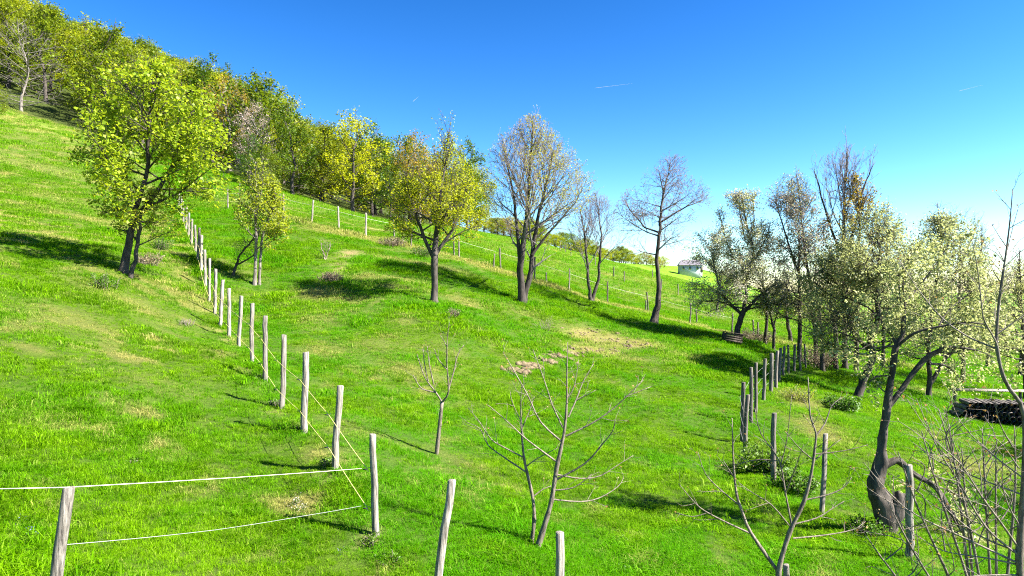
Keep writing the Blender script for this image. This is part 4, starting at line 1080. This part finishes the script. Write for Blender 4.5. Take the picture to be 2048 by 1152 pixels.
# garden fence on the right
rp=[(1818,1115,930,10.5,.055),(1643,1030,868,13,.05),(1548,965,827,15,.055),(1491,912,790,17.3,.055),(1484,885,765,18.6,.055),(1503,845,735,20,.05),(1512,825,726,21,.05),(1525,800,718,22.3,.055),(1541,785,707,23.6,.06),(1552,778,702,25,.06),(1558,765,696,26.2,.06),(1567,752,693,27.4,.05),(1576,746,690,28.6,.05),(1588,742,689,29.6,.05),(1600,740,687,30.6,.05),(1612,737,688,31.6,.045)]
ft=[]
for px,py,tp,Y,r in rp:
    g=ground(px,py,Y); ft.append((g,max(1.1,min(1.65,(py-tp)/F*g.y)),r))
gf=empty('garden_fence',ft[0][0],'curving line of grey stakes with thin wire round the orchard','fence')
for k,(g,h,r) in enumerate(ft):
    link('post',post_mesh(h,r,500+k,lean=[.01,.03,.06,.03,.02,.0,.01,.02,.05,.06,.06,.03,.02,.01,.0,.0][k],mat=M_POST if k<2 else M_POST_D,top_slope=.1),gf,g-gf.location)
for fr in (.25,.5,.75):
    rope('wire',[g+Vector((-.06,0,h*fr)) for g,h,r in ft[2:]],.003,M_WIRE,gf)

# upper fence along the top of the pasture
up=[(457,418,378,44),(515,418,380,44),(568,432,388,44),(623,446,400,43.5),(677,459,413,43),(732,473,426,43),(789,477,440,42.5),(823,493,462,42),(870,503,466,41.5),(908,512,474,41),(918,516,472,41),(986,536,508,41),(1001,539,496,41),(1069,561,514,41),(1093,567,545,41),(1137,580,537,41),(1215,607,563,41),(1291,623,601,41),(1297,624,584,41),(1380,650,606,40),(1393,647,618,41),(1464,670,627,40),(1508,678,640,39),(1515,679,645,39)]
uf=[]
for px,py,tp,Y in up:
    g=ground(px,py,Y); uf.append((g,(py-tp)/F*g.y))
ufe=empty('upper_fence',uf[0][0],'post fence with two thin cords along the top of the pasture','fence')
for k,(g,h) in enumerate(uf):
    link('post',post_mesh(max(.6,h),.055 if k<7 else .045,550+k,lean=[0,.03,-.02,.04][k%4],mat=M_POST if k<7 else M_POST_D),ufe,g-ufe.location)
main=[a for a in uf if a[1]>1.15]
rope('upper_cord',[g+Vector((0,.06,h*.78)) for g,h in main],.0065,M_ROPE_W,ufe)
rope('lower_cord',[g+Vector((0,.06,h*.38)) for g,h in main[:8]],.006,M_ROPE,ufe)

# second fence further up the far meadow
fp=[(1077,488,465,95),(1120,495,474,92),(1131,497,480,90),(1190,532,514,72),(1142,514,492,80),(1228,555,538,62),(1248,565,548,60),(1323,580,560,62),(1356,590,572,60),(1305,556,546,75)]
fx=[]
for px,py,tp,Y in sorted(fp):
    g=ground(px,py,Y); fx.append((g,max(1.0,(py-tp)/F*g.y)))
ffe=empty('far_fence',fx[0][0],'scattered thin dark stakes across the far meadow','fence')
for k,(g,h) in enumerate(fx):
    link('post',post_mesh(min(1.6,h),.05,600+k,sides=6,mat=M_POST_D),ffe,g-ffe.location)

# ------------------------------------------------------------------ crate under the blossom tree, woodpile, bench
M_CRATE=mat_wood('shaded_crate_wood',(.018,.014,.011),(.075,.06,.048),12,.3,.5)  # plank colour darkened, the blossom tree's shade put into the wood
g=ground(1463,688,31.5)
cr=empty('wooden_crate',g,'slatted wooden crate coloured dark for shade at the foot of the blossom tree','crate',rz=.1)
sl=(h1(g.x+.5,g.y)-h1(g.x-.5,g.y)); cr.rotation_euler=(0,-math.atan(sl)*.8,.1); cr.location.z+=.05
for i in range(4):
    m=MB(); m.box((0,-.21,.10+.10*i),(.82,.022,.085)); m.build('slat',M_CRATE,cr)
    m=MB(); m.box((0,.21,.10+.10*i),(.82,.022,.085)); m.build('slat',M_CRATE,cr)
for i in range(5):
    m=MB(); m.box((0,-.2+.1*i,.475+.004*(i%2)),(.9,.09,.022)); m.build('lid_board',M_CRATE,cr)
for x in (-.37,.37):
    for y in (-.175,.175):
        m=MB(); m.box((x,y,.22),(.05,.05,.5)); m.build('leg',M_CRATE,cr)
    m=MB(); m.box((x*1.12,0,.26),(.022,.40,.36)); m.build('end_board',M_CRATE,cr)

g=ground(1990,845,26.5)
pile=empty('woodpile',g,'dark heap of stacked logs in the shade at the right edge','woodpile',rz=-.25)
lr=random.Random(3)
lm=[]
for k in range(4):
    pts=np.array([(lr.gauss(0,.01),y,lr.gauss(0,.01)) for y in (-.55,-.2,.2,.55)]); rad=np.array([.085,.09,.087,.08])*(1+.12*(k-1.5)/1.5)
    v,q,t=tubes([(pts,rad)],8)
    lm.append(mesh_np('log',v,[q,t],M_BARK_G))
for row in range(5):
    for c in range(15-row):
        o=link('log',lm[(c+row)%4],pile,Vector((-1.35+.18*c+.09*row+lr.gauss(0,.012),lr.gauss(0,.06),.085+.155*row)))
        o.rotation_euler=(0,lr.uniform(0,6.28),lr.gauss(0,.04))
g2=ground(1965,818,29.5)
bt=empty('plank_bench',g2,'long grey plank bench on rough legs behind the woodpile','bench',rz=-.12)
for i in range(3):
    m=MB(); m.box((.3,-.17+.17*i,.78),(3.0,.155,.045)); m.build('board',M_POST,bt)
for x in (-1.05,1.5):
    link('leg',post_mesh(.76,.06,700+int(x*10),mat=M_POST_D),bt,Vector((x,0,0)))

# ------------------------------------------------------------------ brush and weeds
def bush(name,label,px,py,hint,w,h,leaf,seed,n=26,leafs=.06,step=.07,mat=M_TWIG,cat='shrub',per=1,group=None):
    g=ground(px,py,hint); R=random.Random(seed)
    t=Tree(seed,[(-1,-w*.5,w*.5),(h*.5,-w*.6,w*.6),(h,-w*.35,w*.35),(h+.05,-.01,.01)])
    for i in range(n):
        a=R.uniform(0,6.28); q=R.uniform(0,.3)*w
        p=(math.cos(a)*q,math.sin(a)*q,-.05); tilt=R.uniform(.1,.8)
        b=t.branch(p,(math.cos(a)*math.sin(tilt),math.sin(a)*math.sin(tilt),math.cos(tilt)),h*R.uniform(.6,1.15),.008,1,5,.14,.0,.4,clip=False)
        if b: t.ramify(b,2,P_(dm=1.0,levels=2,dens={2:7/h},len={2:h*.35},rmin=.003,steps={2:3}))
    root=empty(name,g,label,cat,group)
    link('stems',wood_mesh('stems',t,[1,2],mat,{1:4,2:3}),root,kind='stuff')
    if leaf: link('foliage',leaf_mesh('foliage',sample_tips(t,[1,2],step),leafs,leaf,seed,per,.04),root)
    return root
bush('weed_clump','dark leafy weeds round the foot of the dark stakes at right',1530,948,15.6,1.3,.7,L_WEED,801,40,.07,.05,per=2)
bush('weed_clump','leafy nettle clump between the two front garden stakes',1588,985,14.5,.9,.5,L_WEED,802,30,.06,.05,per=2)
bush('bramble','dry brown bramble tangle behind the wooden crate',1510,684,33.5,2.2,.8,L_DEAD,803,60,.06,.09)
bush('bramble','grey dead brush heap in shade left of the worn path',662,562,33,1.3,.42,L_DEAD,804,60,.05,.06)
bush('dry_bush','low dry bush right of the big leafy tree foot',296,530,25.5,1.1,.6,L_DEAD,805,36,.05,.07)
bush('dry_bush','small leafy bush behind the low dry bush at left',322,500,28,.8,.7,L_WEED,806,26,.06,.07)
bush('dry_bush','weedy bush on the grass below the big leafy tree',212,575,22.5,1.2,.5,L_WEED,807,34,.055,.08)
bush('brushwood_heap','flat heap of dead twigs on the left meadow',370,648,20,1.0,.22,None,808,40,mat=M_TWIG)
bush('dry_bush','little round dry bush on the bank below the golden tree',905,634,26.8,.5,.35,L_DEAD,809,26,.045,.05)
bush('dry_bush','dead stalks on the bank left of the dirt patch',1088,660,29.5,.8,.6,None,810,14,mat=M_TWIG)
bush('bramble','dark bramble strip under the trees behind the upper pasture shade',785,492,41,2.2,.6,L_DEAD,811,50,.07,.09)
bush('bramble','dark bramble patch under the left boughs of the golden tree',845,512,40,2.0,.6,L_WEED,812,44,.07,.09)
bush('bramble','bramble thicket among the stakes at garden fence far end',1640,735,31.5,2.2,1.0,L_DEAD,813,60,.07,.07)
bush('weed_clump','tall weeds on the sunny bank beside the garden fence',1600,800,21.5,1.2,.5,L_LIME,814,40,.05,.06)
bush('weed_clump','shaded weeds under the apple tree foot',1690,820,22,1.4,.5,L_WEED,815,40,.07,.05,per=2)
bush('weed_clump','weeds at the foot of the lopped old tree',1735,1068,11.8,.8,.28,L_WEED,816,40,.04,.04,per=2)
for i,(px,py) in enumerate([(590,1012),(603,1020)]):
    bush('white_flowers','white wild flowers in the grass near the corner post' if i==0 else 'few white wild flowers just right of the larger clump',px,py,9.3,.14,.17,L_CREAM,820+i,6,.022,.05,mat=L_WEED,cat='flower')
for i,(px,py,Y,lab) in enumerate([(57,1075,7.2,'blue grey wild flower left of the lower left post'),(33,1043,7.5,'blue grey wild flower at the left edge'),(686,1105,9,'blue grey wild flower below the corner post')]):
    bush('blue_flower',lab,px,py,Y,.08,.14,mat_leaf('blue_petal_%d'%i,(.10,.11,.26),(.20,.21,.38)),830+i,2,.016,.10,mat=L_WEED,cat='flower')

# ------------------------------------------------------------------ broken turf: clods of dry earth on the bank
def clod_mesh():
    g=np.random.default_rng(77)
    base=np.array([[0,0,1],[.9,0,.3],[.28,.85,.3],[-.73,.53,.3],[-.73,-.53,.3],[.28,-.85,.3],[.73,.53,-.4],[-.28,.85,-.4],[-.9,0,-.4],[-.28,-.85,-.4],[.73,-.53,-.4],[0,0,-.6]])
    fc=np.array([[0,1,2],[0,2,3],[0,3,4],[0,4,5],[0,5,1],[1,6,2],[2,7,3],[3,8,4],[4,9,5],[5,10,1],[6,7,2],[7,8,3],[8,9,4],[9,10,5],[10,6,1],[11,7,6],[11,8,7],[11,9,8],[11,10,9],[11,6,10]])
    V=[];Fc=[];k=0
    for x,y,rx,ry,r in CLODS:
        for i in range(26 if r<.1 else 10):
            px_,py_=x+g.normal(0,rx*.6),y+g.normal(0,ry*.6)
            q=r*g.uniform(.5,1.7)
            v=base*(1+g.normal(0,.22,base.shape))*q*np.array([1.3,1.0,.75]); a=g.uniform(0,6.28)
            v=v@np.array([[math.cos(a),-math.sin(a),0],[math.sin(a),math.cos(a),0],[0,0,1]])
            V.append(v+np.array([px_,py_,h1(px_,py_)+q*.02])); Fc.append(fc+k); k+=12
    return mesh_np('soil_clods',np.concatenate(V),np.concatenate(Fc),mat_wood('dry_soil',(.07,.05,.03),(.24,.185,.10),7,1,.6))
tag(link('soil_clods',clod_mesh()),'crumbled tan soil clods on the bank in mid pasture','soil',None,'stuff')

plant('pale',16.2,12.6,.62,'orchard tree beyond the right edge whose shade falls on the lawn',ws=1.2,name='orchard_tree')
plant('pale',19.5,17.5,.6,'second orchard tree beyond the right edge shading the woodpile',ws=1.25,name='orchard_tree')
for i,(px,py,Y,w,h,lab) in enumerate([(742,1088,9.3,.45,.22,'added dark weeds standing for shade at the foot of the corner post'),(775,1125,8.7,.6,.2,'added dark weeds standing for shadow in the hollow below the corner post'),(655,930,11.2,.4,.22,'added dark weeds for grass shadow left of the second post from the corner'),(552,812,15.1,.5,.3,'added dark weeds for grass shadow left of the fourth post from the corner'),  # fence foot and hollow clumps are added in place of dark grass shadow
   (600,860,13.2,.4,.2,'added dark weeds for grass shadow left of the third post from the corner'),(518,758,16.9,.4,.22,'added dark weeds for grass shadow at the fifth post from the corner'),(402,560,28.6,.9,.3,'added weeds for shade along the fence right of the big leafy tree'),(265,925,9.6,.3,.14,'dark tuft of weeds on the lower left meadow'),(1240,1085,10.2,.4,.12,'flat dark weeds on the grass right of the sapling pair'),(1245,1140,8.9,.5,.12,'flat leafy weeds near the bottom edge right of the short post')]):
    bush('weed_clump',lab,px,py,Y,w*.6,h*.75,L_WEED,850+i,20,.03,.045,per=1)
gQ=Vector(((2000-CX)/F*7.0,7.0,h1((2000-CX)/F*7.0,7.0))); zQ=CY-gQ.z/gQ.y*F
RQ=random.Random(9)
stm=[];brs=[]
for k,(tx,ty) in enumerate([(1775,1000),(1800,905),(1838,860),(1870,815),(1905,850),(1935,900),(1965,855),(1995,905),(2025,850),(1740,1075)]):
    bx_=2000+RQ.uniform(-14,14)
    mx_=bx_*.55+tx*.45+RQ.uniform(-10,10)+ (18 if tx<1900 else -6); my_=zQ*.5+ty*.5+20
    stm.append([(bx_,zQ,9),(mx_*.5+bx_*.5,my_*.5+zQ*.5,7.5),(mx_,my_,6),(mx_*.4+tx*.6+RQ.uniform(-8,8),my_*.4+ty*.6,4),(tx,ty,1.6)])
    for q in range(3):
        u=.35+.2*q; sx=mx_*(1-u)+tx*u; sy=my_*(1-u)+ty*u
        brs.append([(sx,sy,3.5),(sx+RQ.uniform(-45,45),sy-RQ.uniform(25,55),2.4),(sx+RQ.uniform(-80,80),sy-RQ.uniform(60,120),1.3)])
traced('bare_bush','bare many stemmed bush tangled in the lower right corner',7,stm,brs,209,bud=L_BUD,twig_len=.30,twig_density=5,base=gQ,cat='shrub')

# ------------------------------------------------------------------ contrails
M_TRAIL=mat_plain('contrail_vapour',(.21,.215,.22),1)
for (x0,y0,x1,y1,lab) in [(826,203,837,193,'short white contrail above the wood edge'),(1190,176,1265,167,'long thin white contrail in mid sky'),(1918,182,1965,170,'white contrail at the right of the sky')]:
    Y=7000
    a=np.array(pw(x0,y0,Y)); b=np.array(pw(x1,y1,Y*1.05))
    P=np.array([a+(b-a)*t for t in (0,.1,.3,.6,.85,1)]); R=np.array([.5,1.1,.9,.6,.35,.1])
    v,q,t=tubes([(P-a,R)],6)
    tag(link('contrail',mesh_np('contrail',v,[q,t],M_TRAIL,True),None,tuple(a)),lab,'contrail')

# ------------------------------------------------------------------ grass
UFX=[g.x for g,h in uf]; UFY=[g.y for g,h in uf]
def tuft(seed,n,h,spread,w):
    g=np.random.default_rng(seed)
    V=[];Q=[];T=[];tn=[]
    for i in range(n):
        a=g.uniform(0,6.28); d=g.uniform(0,spread); b0=np.array([math.cos(a)*d,math.sin(a)*d,-.03])
        az=g.uniform(0,6.28); lean=g.uniform(.25,1.35); hh=h*g.uniform(.55,1.15)
        dir_=np.array([math.cos(az),math.sin(az),0]); side=np.array([-math.sin(az+g.normal(0,.5)),math.cos(az),0])*w*.5*g.uniform(.7,1.3)
        m=b0+dir_*hh*lean*.35+np.array([0,0,hh*.6]); tip=b0+dir_*hh*lean*1.0+np.array([0,0,hh*(1-.42*lean)])
        k=len(V); V+= [b0-side,b0+side,m+side*.8,m-side*.8,tip]
        Q.append([k,k+1,k+2,k+3]); T.append([k+3,k+2,k+4]); tn+=[g.uniform(0,1)]*5
    return mesh_np('grass_tuft',np.array(V),[np.array(Q),np.array(T)],M_GRASS,False,{'tint':tn})
TUFTS=[]
for k in range(6):
    TUFTS.append(bpy.data.objects.new('grass_tuft',tuft(900+k,30,[.13,.15,.10,.18,.12,.14][k],.13,.0075)))
for k in range(2):
    TUFTS.append(bpy.data.objects.new('grass_tuft',tuft(950+k,40,.17,.30,.014)))
def scatter(y0,y1,dens,sc0,sc1,kinds,seed):
    g=np.random.default_rng(seed)
    A=(0.86*(y1*y1-y0*y0)+8*(y1-y0)); n=int(A*dens)
    u=g.random(n); Y=np.sqrt(y0*y0+u*(y1*y1-y0*y0)); X=g.uniform(-1,1,n)*(0.86*Y+4)
    Z=H(X,Y)
    dry,lush,dirt=cover(X,Y)
    keep=g.random(n)>dirt*1.0
    # woodland floor stays bare
    ht_=0
    keep&=~((X<-6)&(Y>np.interp(X,[e[0] for e in edge],[e[1] for e in edge])+2))
    ht=fbm(X,Y,1.1,61,3)*1.5+.15
    band=np.exp(-((Y-np.interp(X,UFX,UFY)+.5)/.7)**2)*(X>-16)*(X<22)
    dry=np.clip(dry+.8*band,0,1); ht=ht*(1+1.1*band)
    S=g.uniform(sc0,sc1,n)*ht*(1-.35*dry)
    lf=np.abs(LEFT_LINE(X,Y)); S*=1+.5*np.exp(-(lf/.25)**2)*(Y<45)
    K=np.array(kinds)[g.integers(0,len(kinds),n)]
    return np.stack([X,Y,Z],1)[keep],S[keep],K[keep],np.clip(dry+.42*(g.random(n)-.62),0,1)[keep],lush[keep],np.clip(.5+1.0*(g.random(n)-.5)+1.5*(fbm(X,Y,.42,71,2)-.5)+.8*(fbm(X,Y,2.4,73,2)-.5),0,1)[keep],g.random(n)[keep]*6.28
def build_grass(name,label,zones):
    parts=[scatter(*z) for z in zones]
    P,S,K,D,L,Rn,A=[np.concatenate([p[i] for p in parts]) for i in range(7)]
    me=bpy.data.meshes.new(name); me.vertices.add(len(P)); me.vertices.foreach_set('co',P.astype(np.float32).ravel())
    for nm,v,ty in (('scl',S,'FLOAT'),('dry',D,'FLOAT'),('lush',L,'FLOAT'),('rnd',Rn,'FLOAT'),('ang',A,'FLOAT')):
        a=me.attributes.new(nm,ty,'POINT'); a.data.foreach_set('value',v.astype(np.float32))
    a=me.attributes.new('kindx','INT','POINT'); a.data.foreach_set('value',K.astype(np.int32))
    o=link(name,me,kind='stuff'); o['label']=label; o['category']='grass'
    ng=bpy.data.node_groups.new(name,'GeometryNodeTree')
    ng.interface.new_socket('Geometry',in_out='INPUT',socket_type='NodeSocketGeometry'); ng.interface.new_socket('Geometry',in_out='OUTPUT',socket_type='NodeSocketGeometry')
    gi=ng.nodes.new('NodeGroupInput'); go=ng.nodes.new('NodeGroupOutput')
    join=ng.nodes.new('GeometryNodeGeometryToInstance')
    iop=ng.nodes.new('GeometryNodeInstanceOnPoints')
    for t in reversed(TUFTS):
        oi=ng.nodes.new('GeometryNodeObjectInfo'); oi.inputs['Object'].default_value=t
        ng.links.new(oi.outputs['Geometry'],join.inputs[0])
    m2p=ng.nodes.new('GeometryNodeMeshToPoints')
    ng.links.new(gi.outputs[0],m2p.inputs['Mesh']); ng.links.new(m2p.outputs[0],iop.inputs['Points'])
    ng.links.new(join.outputs[0],iop.inputs['Instance']); iop.inputs['Pick Instance'].default_value=True
    def na(n,ty):
        x=ng.nodes.new('GeometryNodeInputNamedAttribute'); x.data_type=ty; x.inputs['Name'].default_value=n; return x.outputs['Attribute']
    ng.links.new(na('kindx','INT'),iop.inputs['Instance Index'])
    cx=ng.nodes.new('ShaderNodeCombineXYZ'); ng.links.new(na('ang','FLOAT'),cx.inputs[2]); ng.links.new(cx.outputs[0],iop.inputs['Rotation'])
    ng.links.new(na('scl','FLOAT'),iop.inputs['Scale'])
    ng.links.new(iop.outputs[0],go.inputs[0])
    md=o.modifiers.new('scatter','NODES'); md.node_group=ng
    return o
build_grass('meadow_grass','short spring grass covering the whole hillside meadow',[
  (3.5,12,190,.6,1.05,[0,1,2,3,4,5],1),(12,25,105,.6,1.1,[0,1,2,3,4,5],2),(25,48,42,.75,1.3,[6,7,1,3],3),(48,110,6.0,1.1,2.0,[6,7],4),(4,26,1.6,1.0,1.6,[3,1,6],5),(26,48,.6,1.1,1.8,[6,7],6)])
print('objects',len(SC.objects),'tris',sum(len(m.loops)-2*len(m.polygons) for m in bpy.data.meshes))
